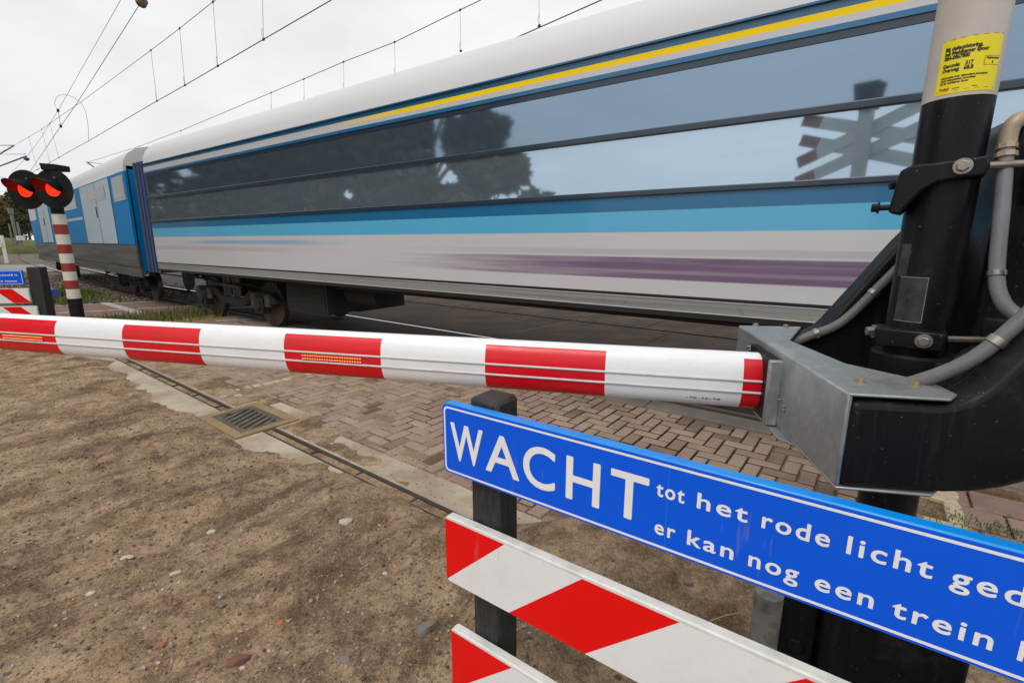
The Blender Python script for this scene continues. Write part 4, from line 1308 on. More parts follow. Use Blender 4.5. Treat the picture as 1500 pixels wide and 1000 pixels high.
pp = smoothpath([at(1512, 170, 1.19), at(1489, 178, 1.20), at(1476, 205, 1.21), at(1468, 300, 1.215), at(1460, 400, 1.22), at(1468, 440, 1.21), at(1490, 462, 1.19), at(1520, 478, 1.16)], 7)
mb = MB(); mb.tube(pp, .0165, 14); pipe = mb.obj("pipe", M['cable2'], drv, smooth=60)
M['elbow'] = worn("brass_elbow", (.40, .32, .235), .5, (.16, .12, .08), .6, 20, metal=.2)
mb = MB(); mb.tube(pp[2:16], .019, 14); mb.obj("elbow", M['elbow'], pipe, smooth=60)
for a_, r_ in ((16, .0225), (15, .021)):
    t = (pp[a_ + 1] - pp[a_ - 1]).normalized(); mb = MB(); mb.tube([pp[a_] - t * .006, pp[a_] + t * .006], r_, 8); mb.obj("gland_nut", M['elbow'], pipe)
t = (pp[29] - pp[27]).normalized(); mb = MB(); mb.tube([pp[28] - t * .006, pp[28] + t * .006], .020, 14); mb.obj("clip", M['bolt'], pipe, smooth=40)
# black elbow fitting beside the collar
ec = at(1405, 548, 1.24)
ep = [ec + Vector((0, 0, -.06)), ec + Vector((0, 0, -.02)), ec + Vector((.008, 0, .015)), ec + Vector((.035, 0, .04)), ec + Vector((.075, .01, .045)), ec + Vector((.13, .02, .045))]
mb = MB(); mb.tube(smoothpath(ep, 6), .034, 18); el = mb.obj("cable_elbow", M['black'], drv, smooth=60)
mb = MB(); mb.tube([ep[1] - Z * .02, ep[1]], .044, 18); mb.tube([ep[1] - Z * .05, ep[1] - Z * .022], .052, 6); mb.obj("gland", M['blackrough'], el)
# foot of the installation
ft = PX - H1 * .05
mb = MB(); mb.box(Vector((ft.x, ft.y, .30)) + H2 * .02, H2, H1, Z, .17, .17, .40); pl = mb.obj("pedestal", M['black'], drv, bevel=.012)
mb = MB(); mb.box(Vector((ft.x, ft.y, .10)) + H2 * .0, H2, H1, Z, .22, .22, .10); mb.obj("base_block", M['blackrough'], drv, bevel=.015)
fl = at(1122, 905, 1.55)
mb = MB(); mb.tube([Vector((fl.x, fl.y, .0)), Vector((fl.x, fl.y, .60))], .042, 20); pq = mb.obj("cable_duct", M['rustpipe'], drv, smooth=40)
f2 = at(1165, 905, 1.62)
mb = MB(); mb.box(Vector((f2.x, f2.y, .30)), H2, H1, Z, .05, .07, .30); mb.tube([Vector((f2.x, f2.y, .50)), Vector((f2.x, f2.y, .60)) ], .065, 20); mb.tube([Vector((f2.x, f2.y, .40)) + H1 * -.08, Vector((f2.x, f2.y, .40)) + H1 * -.03], .03, 6)
mb.obj("junction_box", M['blackrough'], drv, bevel=.006)
f3 = at(1322, 985, 1.45)
mb = MB(); mb.tube([Vector((f3.x, f3.y, .0)), Vector((f3.x, f3.y, .52))], .03, 16); mb.obj("cable_duct", M['rustpipe'], drv, smooth=40)

# ================================================================== WARNING SIGNS
def rrect(x0, x1, y0, y1, r, k=5):
    out = []
    for cx, cy, a0 in ((x1 - r, y1 - r, 0), (x0 + r, y1 - r, 90), (x0 + r, y0 + r, 180), (x1 - r, y0 + r, 270)):
        for i in range(k + 1):
            a = math.radians(a0 + 90 * i / k); out.append((cx + r * math.cos(a), cy + r * math.sin(a)))
    return out
def warning_fence(name, o, ax, nrm, label, group, zt, zb, boards, lean, posts, post_z, length, x0=0.0, sx=1.0, zoff=0.0):
    """o: point on the ground below the left end of the panel; ax: reading direction; nrm: towards the reader"""
    root = empty(name, Vector((o.x, o.y, 0)), label, "warning sign", group)
    ay = Z
    def P(x, y, out=0.0): return Vector((o.x, o.y, 0)) + ax * x + Z * y + nrm * out
    for xp, w in posts:
        mb = MB()
        mb.box(P(xp, post_z / 2, -.03 - w / 2 - .012), ax, nrm, Z, w / 2, w / 2, post_z / 2)
        mb.obj("post", M['wood'], root, bevel=.012, segs=1)
    # panel: a folded tray with a face sheet
    mb = MB(); mb.prism(rrect(x0, x0 + length, zb, zt, .022), P(0, 0), ax, Z, nrm * -.036, nrm * -.002)
    pan = fixn(mb.obj("blue_panel", M['lblue'], root, bevel=.004))
    mb = MB(); pr = rrect(x0 + .004, x0 + length - .004, zb + .004, zt - .004, .02)
    mb.add([P(x, y, .0008) for x, y in pr], [tuple(range(len(pr)))])
    fixn(mb.obj("face", M['blue'], pan))
    mb = MB(); a_ = rrect(x0 + .010, x0 + length - .010, zb + .010, zt - .010, .017); b_ = rrect(x0 + .0165, x0 + length - .0165, zb + .0165, zt - .0165, .012)
    k = len(a_); mb.add([P(x, y, .0016) for x, y in a_] + [P(x, y, .0016) for x, y in b_], [(i, (i + 1) % k, k + (i + 1) % k, k + i) for i in range(k)])
    mb.obj("border", M['letter'], pan)
    mb = MB(); mb.box(P(x0 + .742, (zt + zb) / 2, .0009), ax, nrm, Z, .0006, .0003, (zt - zb) / 2 - .012); mb.obj('sheet_joint', M['lblue'], pan)
    sc = (zt - zb) / .244
    def tx(t_, a, b, y, cap, bold, capchar='H', sp_=1.0):
        vs, fs = text_fit(t_, x0 + .010 + a * sx, x0 + .010 + b * sx if b else None, 0, cap * sc, 0, sp_, 6, capchar, bold * sc)
        mb = MB()
        mb.add([P(v.x, zb + (y - .942) * sc + v.y, .0018 + v.z) for v in vs], fs)
        mb.obj("lettering", M['letter'], pan)
    for ch, a, b in (("W", .028, .162), ("A", .172, .299), ("C", .312, .420), ("H", .4545, .556), ("T", .585, .686)):
        tx(ch, a, b, 1.0025, .1225, .0024)
    LB = .00115
    for wd, a, b in (("tot", .704, .772), ("het", .800, .9085), ("rode", .936, 1.060), ("licht", 1.088, 1.219), ("gedoofd", 1.243, 1.478), ("is", 1.508, 1.548)):
        tx(wd, a, b, 1.0895, .0375, LB, 'l', 1.2)
    for wd, a, b in (("er", .706, .757), ("kan", .785, .888), ("nog", .919, 1.016), ("een", 1.045, 1.144), ("trein", 1.172, 1.314), ("komen", 1.345, 1.520)):
        tx(wd, a, b, .9885, .0375, LB, 'l', 1.2)
    # striped boards
    for (bx0, bx1, z0, z1, ph) in boards:
        mb = MB(); mb.prism(rrect(bx0, bx1, z0, z1, .02), P(0, 0), ax, Z, nrm * -.036, nrm * -.002)
        bd = fixn(mb.obj("striped_board", M['trim'], root, bevel=.005, segs=3))
        pr = rrect(bx0 + .006, bx1 - .006, z0 + .006, z1 - .009, .014)
        mb = MB(); mb.add([P(x, y, .0006) for x, y in pr], [tuple(range(len(pr)))]); fixn(mb.obj("white_face", M['white'], bd))
        mb = MB(); hz = z1 - z0 - .015; pitch = hz * 2 * 1.13; dx = hz * 1.06; wd = pitch / 2
        k0 = int((bx0 - bx1) / pitch) - 2
        for k in range(-3, int((bx1 - bx0) / pitch) + 3):
            xa = bx0 + ph + k * pitch
            if lean > 0: q = [(xa, z0 + .006), (xa + wd, z0 + .006), (xa + wd + dx, z1 - .009), (xa + dx, z1 - .009)]
            else: q = [(xa + dx, z0 + .006), (xa + dx + wd, z0 + .006), (xa + wd, z1 - .009), (xa, z1 - .009)]
            # clip to the face
            for side, lim in ((0, bx0 + .0062), (1, bx1 - .0062)):
                out = []
                for i in range(len(q)):
                    A_, B_ = q[i], q[(i + 1) % len(q)]
                    ia = A_[0] >= lim if side == 0 else A_[0] <= lim
                    ib = B_[0] >= lim if side == 0 else B_[0] <= lim
                    if ia: out.append(A_)
                    if ia != ib:
                        t = (lim - A_[0]) / (B_[0] - A_[0]); out.append((lim, A_[1] + t * (B_[1] - A_[1])))
                q = out
                if len(q) < 3: break
            if len(q) < 3: continue
            mb.add([P(x, y, .0012) for x, y in q], [tuple(range(len(q)))])
        rs = fixn(mb.obj("red_stripes", M['red'], bd))
    return root
SDv, SNv = frame(54.8)
W0 = at(650, 590, 1.55)
warning_fence("warning_fence", W0, -SDv, -SNv, "large blue WACHT sign over red and white striped boards on a near black post", None,
              1.187, .942, [(-.016, 2.0, .522, .777, -.268), (-.004, 2.0, .075, .332, -.256)], 1, [(.128, .118), (1.75, .118)], 1.207, 1.64, x0=-.010)
o2 = gnd(66, 500)
ax2 = Vector((.985, .17, 0)).normalized(); nr2 = Vector((.17, -.985, 0)).normalized()
o2 = o2 - ax2 * 1.70
warning_fence("warning_fence", o2, ax2, nr2, "small distant blue sign over striped boards on a black post beyond the boom", None,
              1.215, .975, [(-.05, 1.61, .665, .915, .10), (-.05, 1.68, .365, .615, .17)], -1, [(1.70, .19), (.1, .19)], 1.26, 1.57, sx=.962)

# ================================================================== WARNING LIGHT POST
LP = gnd(122, 506)
lamp = empty("warning_light", LP, "red and white banded post carrying two black round lamps glowing red beside the train", "railway signal")
LX, LF = Vector((1, .0, 0)), Vector((0, -1, 0))
zt_ = [0.0, .55, .78, .985, 1.19, 1.39, 1.60, 1.81, 2.03, 2.16, 2.36]
rl = .086
def zl(v):
    a = ray(100, v); r_ = math.hypot(LP.x, LP.y) - rl; return H + a.z / math.hypot(a.x, a.y) * r_
bz = [zl(v) for v in (438, 424, 411, 398, 385.5, 371.5, 358, 343.5, 329, 314)]
mb = MB()
for i in range(len(bz) - 1):
    mb.lathe([(rl, bz[i]), (rl, bz[i + 1])], LP, Z, LX, 28, i % 2)
mb.obj("banded_pole", [M['polew'], M['polered']], lamp, smooth=40)
mb = MB(); mb.lathe([(rl + .004, 0), (rl + .004, bz[0] - .001)], LP, Z, LX, 28); mb.obj("black_foot", M['blackrough'], lamp, smooth=40)
mb = MB(); mb.lathe([(rl * .92, bz[-1] + .001), (rl * .92, 2.55)], LP, Z, LX, 28); mb.obj("black_head", M['blackrough'], lamp, smooth=40)
def lightunit(c):
    hd = empty("lamp_head", c - lamp.location, None, None); hd.parent = lamp
    mb = MB(); mb.lathe([(.285, 0), (.29, .01), (.285, .022), (.11, .02)], c, LF, LX, 40); mb.obj("backplate", M['blackrough'], hd, smooth=35)
    mb = MB(); mb.lathe([(.13, -.14), (.15, -.04), (.15, .0)], c, LF, LX, 28); mb.obj("housing", M['blackrough'], hd, smooth=35)
    mb = MB(); mb.lathe([(.112, .022), (.112, .03), (.08, .045), (.03, .05)], c, LF, LX, 28); mb.obj("lens", M['lamp'], hd, smooth=60)
    # hood: a half tube open below, longer at the top
    for nm, r_, mk in (("hood", .128, 'blackrough'), ("hood_lining", .1235, 'darkred')):
        mb = MB(); k = 22; A0, A1 = math.radians(-18), math.radians(198)
        vs, fs = [], []
        for row in range(8):
            for i in range(k + 1):
                an = A0 + (A1 - A0) * i / k
                reach = .05 + .245 * max(0, math.sin((an - A0) / (A1 - A0) * math.pi)) ** .75
                vs.append(c + LX * (math.cos(an) * r_) + Z * (math.sin(an) * r_) + LF * (.02 + reach * row / 7))
        for row in range(7):
            for i in range(k):
                a_ = row * (k + 1) + i; fs.append((a_, a_ + 1, a_ + k + 2, a_ + k + 1))
        mb.add(vs, fs); ob = mb.obj(nm, M[mk], hd, smooth=60)
        if nm == "hood":
            so_ = ob.modifiers.new("thick", 'SOLIDIFY'); so_.thickness = .003; so_.offset = 1
dr = at(80, 277, 1) - C0; cR = C0 + dr * ((LP.y - .15) / dr.y)
lightunit(cR)
dl = at(39.5, 278, 1); uL = (dl - C0); tt = (cR.y + .05) / uL.y
lightunit(C0 + uL * tt)
cL = C0 + uL * tt
mb = MB(); mb.box(Vector(((cR.x + cL.x) / 2, cR.y + .10, cR.z + .20)), LX, LF, Z, (cR.x - cL.x) / 2 + .04, .03, .025); mb.box(Vector((cR.x - .02, cR.y + .10, cR.z + .2)), LX, LF, Z, .05, .04, .06); mb.obj("crossbar", M['blackrough'], lamp, bevel=.008)
mb = MB(); mb.prism([(-.11, .0), (.10, .0), (.10, .085), (-.13, .10)], Vector((cR.x + .0, cR.y + .08, cR.z + .27)), LX, Z, LF * -.14, LF * .12); fixn(mb.obj("bell_box", M['blackrough'], lamp, bevel=.008))
for c_ in (cR, cL):
    mb = MB(); mb.lathe([(.012, 0), (.012, .02)], c_ + LF * .022 + Z * .16 + LX * .06, LF, LX, 10); mb.obj("screw", M['bolt'], lamp)

# ================================================================== OVERHEAD LINES
M['wire'] = worn("contact_wire", (.045, .04, .036), .5, (.08, .06, .05), .4, 20, metal=.4, bump=0)
M['mast'] = worn("mast_steel", (.20, .20, .195), .6, (.12, .10, .08), .6, 3)
M['insul'] = worn("insulator_brown", (.10, .055, .035), .3, (.05, .03, .02), .4, 10)
def PN(u, v, n_): return onp(u, v, n_, GN)
ol = empty("overhead_line", PN(319, 97, 5.65), "overhead wire pair with hanging droppers nearest the top left corner, above the train track", "overhead wire", "overhead lines of the railway")
mess = [PN(u, v, 5.65) for u, v in ((350, -22), (312, 3), (263, 42), (221, 74), (118, 150), (73, 181), (61, 189.5), (42, 201), (20, 213.5), (-10, 228))]
cont = [PN(u, v, 5.65) for u, v in ((560, -37), (486, 0), (386, 58), (319, 97), (271, 125), (230, 148), (130, 206.5), (98, 224), (86, 231), (73, 238), (55, 248.5), (20, 268))]
mb = MB(); mb.tube(mess, .0068, 6); mb.obj("messenger_wire", M['wire'], ol)
mb = MB(); mb.tube(cont, .009, 6); mb.obj("contact_wire", M['wire'], ol)
def dropper(a, b, par, r=.0042):
    mb = MB(); mb.tube([a, b], r, 5); mb.box(a, GD, GN, Z, .03, .012, .022); mb.box(b, GD, GN, Z, .035, .012, .022)
    mb.tube([b + Z * .02, b + Z * .12 + GD * .05, b + Z * .22 + GD * .01], .004, 5)
    mb.obj("dropper", M['wire'], par)
for (ua, va), (ub, vb) in (((312, 3), (319, 97)), ((263, 42), (271, 125)), ((221, 74), (230, 148)), ((73, 181), (86, 231)), ((61, 189.5), (73, 238)), ((42, 201), (55, 248.5)), ((383, -60), (386, 58))):
    dropper(PN(ua, va, 5.65), PN(ub, vb, 5.65), ol)
jp = smoothpath([PN(118, 150, 5.65), PN(125, 163, 5.65), PN(129, 185, 5.65), PN(130, 206.5, 5.65)], 6); mb = MB(); mb.tube(jp, .006, 5); mb.obj("jumper", M['wire'], ol)
c2_ = lambda u, v: (PN(u, v, 5.1))
ol2 = empty("overhead_line", c2_(85, 162), "two bare wires rising steeply to a brown insulator at the top left of the sky", "overhead wire", "overhead lines of the railway")
w1 = [c2_(u, v) for u, v in ((210, -58), (177, 0), (85, 162), (60, 202), (40, 229), (20, 250))]
w2 = [c2_(u, v) for u, v in ((240, -50), (207, 3), (113, 151), (89, 185), (62, 225), (45, 250), (34, 264))]
mb = MB(); mb.tube(w1, .006, 6); mb.obj("messenger_wire", M['wire'], ol2)
mb = MB(); mb.tube(w2, .0085, 6); mb.obj("contact_wire", M['wire'], ol2)
jp = smoothpath([c2_(85, 162), c2_(80, 152), c2_(84, 142), c2_(94, 139), c2_(108, 143), PN(118, 150, 5.65)], 6); mb = MB(); mb.tube(jp, .006, 5); mb.obj("jumper", M['wire'], ol2)
mb = MB(); mb.tube([c2_(85, 162), c2_(89, 185)], .008, 5); mb.box(c2_(85, 162), GD, GN, Z, .06, .03, .05); mb.box(c2_(89, 185), GD, GN, Z, .06, .03, .05); mb.obj("dropper", M['wire'], ol2)
ib = c2_(207, 4); di = (c2_(207, 3) - c2_(113, 151)).normalized()
mb = MB(); mb.lathe([(.02, -.16), (.05, -.13), (.05, -.09), (.10, -.06), (.125, -.02), (.10, .03), (.06, .04), (.11, .06), (.12, .10), (.06, .13)], ib, di, di.orthogonal().normalized(), 16)
mb.obj("insulator", M['insul'], ol2, smooth=50)
ol3 = empty("overhead_line", PN(503, 91, 10), "overhead wire with short droppers running low along the train roof", "overhead wire", "overhead lines of the railway")
m3 = [(760, -27), (705, 0), (674, 15), (578, 62), (503, 91), (445, 116), (397, 136), (340, 160), (265, 191.5), (204, 214.5), (160, 228), (128, 238)]
mb = MB(); mb.tube([PN(u, v, 10) for u, v in m3], .010, 6); mb.obj("messenger_wire", M['wire'], ol3)
for u, v, dv in ((674, 15, 60), (578, 62, 50), (503, 91, 42), (445, 116, 34), (397, 136, 26), (265, 191.5, 18), (789, -40, 78), (204, 214.5, 12)):
    dropper(PN(u, v, 10), PN(u + 1, v + dv, 10), ol3, .004)
mb = MB(); mb.tube([PN(900, -8, 10), PN(674, 92, 10), PN(445, 184, 10), PN(265, 230, 10), PN(128, 256, 10)], .012, 6); mb.obj("contact_wire", M['wire'], ol3)

ms = empty("catenary_mast", G(37, 3.1, 0), "grey overhead line mast with two slanted bracket arms at the left edge of the sky", "mast", "overhead line masts")
mb = MB(); mp_ = G(37, 2.4, 0)
mb.box(mp_ + Z * 4.2, GD, GN, Z, .12, .14, 4.25); mb.obj("pole", M['mast'], ms, bevel=.01)
for (u0, v0), (u1, v1), r_ in (((-60, 262), (20, 213.5), .035), ((-60, 266), (38, 229), .04), ((-60, 226), (38, 226), .012), ((-60, 213), (20, 213), .02)):
    mb = MB(); mb.tube([PN(u0, v0, 5.3), PN(u1, v1, 5.55)], r_, 8); mb.obj("bracket_arm", M['mast'], ms, smooth=50)
mb = MB(); q_ = PN(39, 233, 5.55); mb.lathe([(.03, -.1), (.12, -.03), (.12, .04), (.03, .1)], q_, Z, GD, 12); mb.obj("insulator", M['insul'], ms, smooth=50)
mb = MB(); mb.tube([PN(-40, 300, 5.2), PN(20, 294, 5.4), PN(60, 283, 5.5)], .015, 6); mb.tube([PN(-40, 250, 5.2), PN(30, 266, 5.4), PN(60, 283, 5.5)], .012, 6); mb.obj("stay_wire", M['wire'], ms)
ms = empty("catenary_mast", T(38, 9.5, 0), "far overhead line mast whose small bracket arm peeps above the train roof", "mast", "overhead line masts")
mb = MB(); b_ = PN(150, 300, 12.5); b_.z = 0
mb.box(b_ + Z * 3.4, GD, GN, Z, .11, .13, 3.4); mb.obj("pole", M['mast'], ms, bevel=.01)
mb = MB(); mb.tube([PN(139, 246, 11), PN(127, 237.5, 10)], .04, 8); mb.tube([PN(150, 240, 11.5), PN(127, 238, 10)], .02, 8); mb.obj("bracket_arm", M['mast'], ms, smooth=50)

# trackside posts far left
for i, (ut, vt, ub, vb, r_, lab) in enumerate(((15.5, 309, 24, 358, .16, "tallest of the pale trackside posts in front of the far trees"), (13, 328, 18, 354, .09, "thin leftmost trackside post before the dark trees"), (25, 325, 30, 358, .12, "trackside post carrying a small pale box, right of the tall post"))):
    tp, bp = at(ut, vt, 62), at(ub, vb, 62)
    bp.x, bp.y = tp.x, tp.y; bp.z = min(bp.z, 2.4) - 2.6
    r0 = empty("trackside_post", Vector((bp.x, bp.y, bp.z)), lab, "post", "trackside posts far left")
    mb = MB(); mb.tube([bp, tp], r_, 10); mb.obj("shaft", M['mast'], r0, smooth=50)
    if i == 0: mb = MB(); mb.box(tp, GD, GN, Z, .25, .25, .35); mb.obj("cap", M['mast'], r0)
    if i == 2:
        mb = MB(); q_ = at(28, 349, 62); mb.box(Vector((bp.x, bp.y, q_.z)), GD, GN, Z, .45, .35, .3); mb.obj("cabinet", M['trim'], r0, bevel=.03)
tp, bp = at(2, 345, 38), at(7, 371, 38)
r0 = empty("marker_post", Vector((bp.x, bp.y, -.1)), "leaning white marker post on the verge at the far left edge", "post")
mb = MB(); mb.tube([Vector((bp.x, bp.y, -.1)), tp], .11, 10); mb.obj("shaft", M['trim'], r0, smooth=50)
mb = MB(); mb.box((tp + bp) / 2 + Vector((-.2, 0, 0)), GD, GN, Z, .3, .03, .2); mb.obj("plate", M['trim'], r0)

# ================================================================== TREES
def foliage_mat(name, c0_, c1_):
    m = mat(name, c0_, .7, 0, .3); n = N(m)
    n.color(n.mix(n.ramp(n.noise(.35, 4, .6), [(.38, 0.), (.62, 1.)]), c0_, c1_))
    n.b.inputs["Subsurface Weight"].default_value = 0
    return m
M['leafA'] = foliage_mat("leaf_dark", (.028, .05, .016), (.06, .085, .026))
M['leafB'] = foliage_mat("leaf_olive", (.055, .07, .022), (.12, .115, .04))
M['leafC'] = foliage_mat("leaf_autumn", (.10, .075, .025), (.17, .11, .04))
M['leafD'] = foliage_mat("leaf_grey_green", (.06, .075, .045), (.11, .12, .07))
M['bark'] = worn("tree_bark", (.06, .048, .038), .9, (.03, .025, .02), .7, 4, bump=.4)
def tree(x, y, h, cw, seed, label, group, mk, leaf=.16, nl=5200, base_z=-.1, clear=.2, low=.28):
    rg = np.random.default_rng(seed); rr = random.Random(seed)
    root = empty("tree", Vector((x, y, base_z)), label, "tree", group)
    b0_ = Vector((x, y, base_z)); mb = MB()
    tip = b0_ + Vector((rr.uniform(-.3, .3), rr.uniform(-.3, .3), h * .82))
    mb.tube(smoothpath([b0_, b0_ + Vector((rr.uniform(-.1, .1), rr.uniform(-.1, .1), h * .3)), tip], 5), [h * .028 * (1 - .085 * i) for i in range(11)], 8)
    cl = []
    for k in range(16):
        t = rr.uniform(low, .9); an = rr.uniform(0, 6.28)
        rad = cw * (.45 + .55 * math.sin(min(1, (t - .15) / .8) * math.pi)) * rr.uniform(.55, 1.0)
        p0 = b0_.lerp(tip, t * .8)
        p1 = b0_ + Vector((math.cos(an) * rad, math.sin(an) * rad, h * (t + .06)))
        mb.tube([p0, p0.lerp(p1, .5) + Vector((0, 0, h * .03)), p1], [h * .009, h * .006, h * .002], 5)
        for q in range(3):
            pq = p0.lerp(p1, .55 + .22 * q); cl.append((pq + Vector((rr.gauss(0, .12), rr.gauss(0, .12), rr.gauss(0, .1))) * cw * .5, cw * rr.uniform(.16, .34)))
    for k in range(7): cl.append((tip + Vector((rr.gauss(0, .2) * cw, rr.gauss(0, .2) * cw, rr.uniform(-.1, .17) * h)), cw * rr.uniform(.15, .3)))
    mb.obj("trunk", M['bark'], root, smooth=60)
    cen = np.array([tuple(c[0]) for c in cl]); rad = np.array([c[1] for c in cl])
    idx = rg.choice(len(cl), nl, p=rad ** 2 / (rad ** 2).sum())
    dirs = rg.normal(size=(nl, 3)); dirs /= np.linalg.norm(dirs, axis=1)[:, None]
    pos = cen[idx] + dirs * (rad[idx] * rg.random(nl) ** .45)[:, None] * np.array([1, 1, .8])
    ok = pos[:, 2] > base_z + clear * h * .5
    pos = pos[ok]; nl = len(pos)
    a = rg.normal(size=(nl, 3)); a /= np.linalg.norm(a, axis=1)[:, None]
    b = rg.normal(size=(nl, 3)); b -= a * (a * b).sum(1)[:, None]; b /= np.linalg.norm(b, axis=1)[:, None]
    s_ = leaf * rg.uniform(.6, 1.3, nl)[:, None]
    q = np.stack([pos - a * s_, pos + b * s_ * .55, pos + a * s_, pos - b * s_ * .55], 1).reshape(-1, 3)
    me = bpy.data.meshes.new("crown")
    me.from_pydata((q - np.array(tuple(b0_))).tolist(), [], np.arange(nl * 4).reshape(-1, 4).tolist())
    me.materials.append(M[mk])
    o = bpy.data.objects.new("crown", me); COL.objects.link(o); o.parent = root
    return root
# far left, beyond the bend
for i, (u, dep, h, cw, mk, lab) in enumerate(((-22, 74, 9.2, 3.6, 'leafC', "autumn-brown tree at the far left edge above the grass bank"), (6, 80, 9.0, 3.6, 'leafB', "olive green tree behind the tall trackside post"), (28, 86, 10.2, 3.6, 'leafA', "dark green tree far left, just under the left lamp"), (44, 96, 11.0, 4.2, 'leafB', "bushy tree next to the far end of the train"), (64, 110, 11.5, 5.0, 'leafA', "dark tree hidden behind the leading carriage"), (20, 104, 10.0, 5.0, 'leafA', "dark tree at the back of the far left group"))):
    p = at(u, 352, dep)
    tree(p.x, p.y, h, cw, 100 + i, lab, "trees beyond the bend", mk, .24, 4200, -.1, 0)
# trees along our side of the line, seen in the carriage windows
for i, (d_, n_, h, cw, mk) in enumerate(((10.8, -8.5, 5.4, 2.2, 'leafD'), (14.2, -9.0, 12.5, 3.0, 'leafD'), (17, -8.5, 8, 3.0, 'leafD'), (19.5, -9.5, 13, 3.4, 'leafD'), (22.5, -10, 14.5, 3.8, 'leafB'), (26.5, -8.5, 8, 3.4, 'leafD'), (29, -11, 15, 4, 'leafB'), (32, -10, 15.0, 4.4, 'leafD'), (40, -11, 16, 5, 'leafB'), (50, -12, 18, 6, 'leafD'), (62, -13, 20, 7, 'leafD'))):
    p = G(d_, n_)
    tree(p.x, p.y, h, cw, 200 + i, "leafy roadside tree mirrored in the carriage windows", "trees mirrored in the windows", mk, .34, 7500, -.1, .0, .08)

# ================================================================== SMALL THINGS
def grass(name, pts, label, hmin, hmax, mk, blades=9, spread=.05, w=.004):
    vs, fs = [], []
    for p in pts:
        for _ in range(blades):
            q = p + Vector((random.gauss(0, spread), random.gauss(0, spread), 0)); h = random.uniform(hmin, hmax)
            an = random.uniform(0, 6.28); l = random.uniform(.1, .6) * h
            t = Vector((math.cos(an), math.sin(an), 0)); s_ = Vector((-t.y, t.x, 0)) * w
            o = len(vs)
            vs += [q - s_, q + s_, q + t * l * .4 + Z * h * .6 + s_ * .7, q + t * l * .4 + Z * h * .6 - s_ * .7, q + t * l + Z * h]
            fs += [(o, o + 1, o + 2, o + 3), (o + 3, o + 2, o + 4)]
    mb = MB(); mb.add(vs, fs)
    o = mb.obj(name, M[mk], base=pts[0]); return tag(o, label, "grass", kind="stuff")
M['grassg'] = foliage_mat("grass_green", (.07, .11, .02), (.15, .18, .04))
M['grassy'] = foliage_mat("grass_dry", (.16, .15, .05), (.26, .21, .09))
pts = [gnd(random.uniform(60, 330), 0, 0) if False else G(random.gauss(12.7, .45), random.uniform(2.2, 4.6), -.03) for _ in range(420)]
grass("grass", pts, "low green weeds growing along the road edge behind the barrier boom", .05, .18, 'grassg', 8, .07, .008)
pts = [G(random.gauss(12.6, .5), random.uniform(2.6, 4.4), -.03) for _ in range(60)]
grass("dry_weeds", pts, "dry yellow weed stalks among the green weeds behind the boom", .15, .34, 'grassy', 4, .05, .006)
pts = [G(random.gauss(21.0, 1.4), random.uniform(2.2, 4.2), -.05) for _ in range(520)]
grass("grass", pts, "green grass between the footpath and the ballast, beside the blue pipe", .05, .16, 'grassg', 9, .12, .012)
pts = [G(random.uniform(-1.6, -.45), 3.80 + random.gauss(0, .05), 0.0) for _ in range(120)]
grass("grass", pts, "mossy grass along the near edge of the pavement tiles by the blue sign", .006, .03, 'grassg', 7, .03, .003)
pts = [G(random.uniform(-2.4, -.4), random.choice((4.365, 4.065)) + random.gauss(0, .006), -.004) for _ in range(60)]
grass("grass", pts, "tiny grass tufts in the joints of the pavement tiles", .008, .025, 'grassg', 6, .012, .002)
pts = []
for _ in range(130):
    p = G(random.uniform(.2, 2.4), random.uniform(.9, 1.75)); p.z = zat(*todn(p)); pts.append(p)
M['straw'] = worn("dry_straw", (.20, .14, .08), .8, (.10, .07, .04), .4, 20)
grass("dead_roots", pts, "thin dead roots and stalks lying in the dirt under the striped board", .01, .05, 'straw', 5, .05, .0012)
pts = [gnd(858 + random.gauss(0, 10) , 985 + random.gauss(0, 8)) for _ in range(5)] + [gnd(447 + random.gauss(0, 6), 993 + random.gauss(0, 3)) for _ in range(5)]
grass("grass", pts, "few small green grass blades in the dirt near the bottom edge", .01, .03, 'grassg', 7, .015, .0012)
# stones one could pick up
M['st_w'] = worn("stone_pale", (.50, .45, .37), .8, (.3, .24, .17), .6, 30, bump=.3)
M['st_g'] = worn("stone_grey", (.16, .155, .15), .8, (.27, .21, .145), .9, 30, bump=.3)
M['st_o'] = worn("stone_orange", (.38, .13, .055), .85, (.2, .1, .06), .6, 30, bump=.3)
M['st_r'] = worn("stone_redbrown", (.18, .075, .055), .85, (.12, .08, .06), .6, 30, bump=.3)
def stone(u, v, wpx, hpx, mk, label, ang=0.0, seed=0):
    p = gnd(u, v); d_, n_ = todn(p); p.z = zat(d_, n_)
    dep = (p - C0).length; r_ = wpx / 2 * dep / 900; f = max(.35, min(.9, hpx / wpx))
    rg = random.Random(seed * 13 + 5)
    ico = bmesh.new(); bmesh.ops.create_icosphere(ico, subdivisions=2, radius=1)
    fac = [Vector((rg.gauss(0, 1), rg.gauss(0, 1), rg.gauss(0, 1))).normalized() for _ in range(11)]
    lim = [rg.uniform(.48, .74) for _ in fac]
    ca, sa = math.cos(ang), math.sin(ang); vs = []
    for v_ in ico.verts:
        q = v_.co.copy()
        for a_, l_ in zip(fac, lim):
            k = q.dot(a_)
            if k > l_: q -= a_ * (k - l_)
        x, y, z_ = q.x * r_ * 1.3, q.y * r_ * .85, q.z * r_ * f * 1.0
        vs.append(p + Vector((x * ca - y * sa, x * sa + y * ca, z_ + r_ * f * .22)))
    fs = [tuple(x.index for x in f_.verts) for f_ in ico.faces]; ico.free()
    mb = MB(); mb.add(vs, fs)
    tag(mb.obj("stone", M[mk], base=p, smooth=28), label, "stone", "stones lying on the dirt")
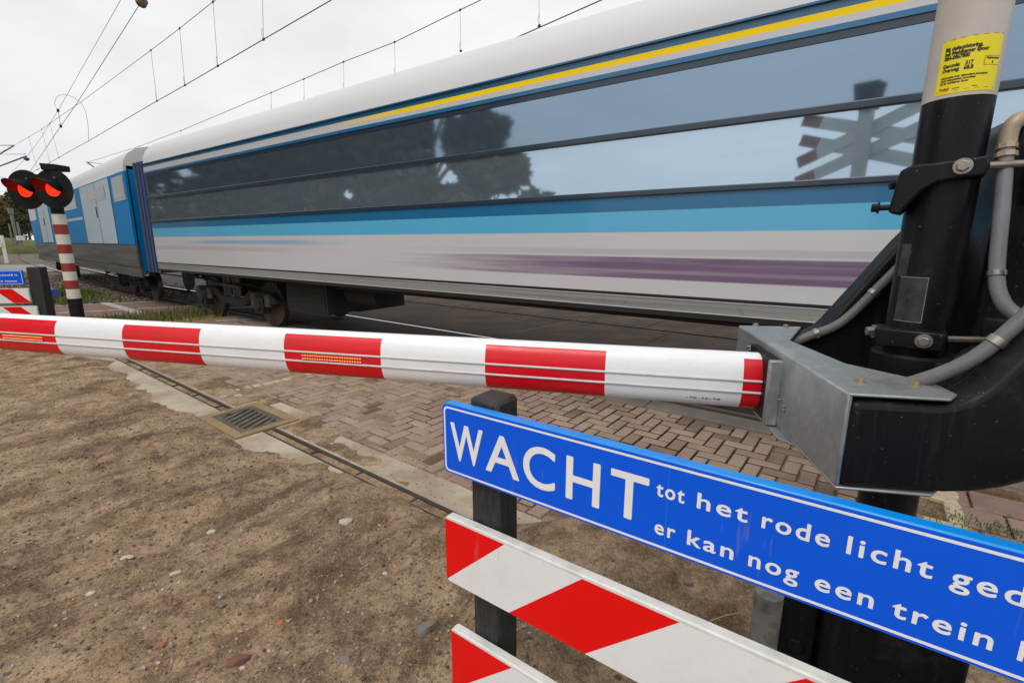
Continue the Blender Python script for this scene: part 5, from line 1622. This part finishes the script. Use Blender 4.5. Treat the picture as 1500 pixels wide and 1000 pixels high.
for i, (u, v, w_, h_, mk, lab, an) in enumerate((
    (508, 766, 24, 15, 'st_w', "pale oblong stone in the middle of the dirt, left of the sign post", .3),
    (622, 946, 32, 24, 'st_g', "angular dark grey stone beside the lowest striped board", .5),
    (507, 978, 20, 22, 'st_g', "squarish blue-grey stone near the bottom of the picture", -.3),
    (349, 975, 28, 18, 'st_r', "flat reddish brown stone near the bottom edge", .4),
    (413, 926, 16, 12, 'st_o', "small orange brick chip above the reddish flat stone", .5),
    (357, 985, 10, 8, 'st_w', "small white pebble touching the reddish brown stone", 0),
    (187, 825, 15, 9, 'st_w', "cream pebble in the lower part of the left wheel track", .2),
    (258, 846, 13, 8, 'st_w', "white elongated pebble left of the centre of the dirt", .6),
    (310, 785, 13, 8, 'st_w', "white flat pebble in the middle of the dirt area", .4),
    (138, 882, 13, 7, 'st_w', "thin white pebble at the lower left", .5),
    (564, 849, 10, 9, 'st_w', "rounded white pebble above the squarish blue-grey stone", 0),
    (602, 817, 11, 9, 'st_g', "grey pebble just left of the striped board corner", 0),
    (236, 957, 12, 9, 'st_o', "yellowish orange pebble at the bottom left", .2),
    (325, 896, 13, 11, 'st_g', "dark grey pebble below the centre of the dirt", .3),
    (765, 912, 16, 18, 'st_g', "grey stone right behind the black sign post", .3),
    (1009, 856, 14, 14, 'st_g', "almost black clinker lump on the dirt under the blue sign", .1))):
    stone(u, v, w_, h_, mk, lab, an, i)
# blue pipe end
m = worn("blue_plastic", (.07, .10, .42), .45, (.2, .2, .3), .4, 8); M['bpipe'] = m
p0, p1 = gnd(60, 419, .08), gnd(79, 432, .08)
mb = MB(); mb.tube(smoothpath([p0, p0.lerp(p1, .5) + Z * .04, p1], 5), .17, 14)
tag(mb.obj("pipe", M['bpipe'], base=p1, smooth=50), "blue plastic pipe end lying in the grass beside the left black post", "pipe")
# dry twig under the sign
tw = smoothpath([at(1042, 908, 1.75), at(1075, 898, 1.72), at(1108, 899, 1.70), at(1135, 912, 1.66)], 6)
M['twig'] = worn("dry_twig", (.42, .30, .12), .7, (.3, .2, .1), .4, 20)
mb = MB(); mb.tube(tw, [.0022 - .00006 * i for i in range(len(tw))], 6)
q_ = tw[0].copy(); q_.z = zat(*todn(q_)); mb.tube([tw[0], tw[0].lerp(q_, .5) + Vector((-.03, 0, 0)), q_], .0018, 6)
tag(mb.obj("twig", M['twig'], base=q_), "thin dry yellow stalk sticking out between the blue sign and striped board", "twig")
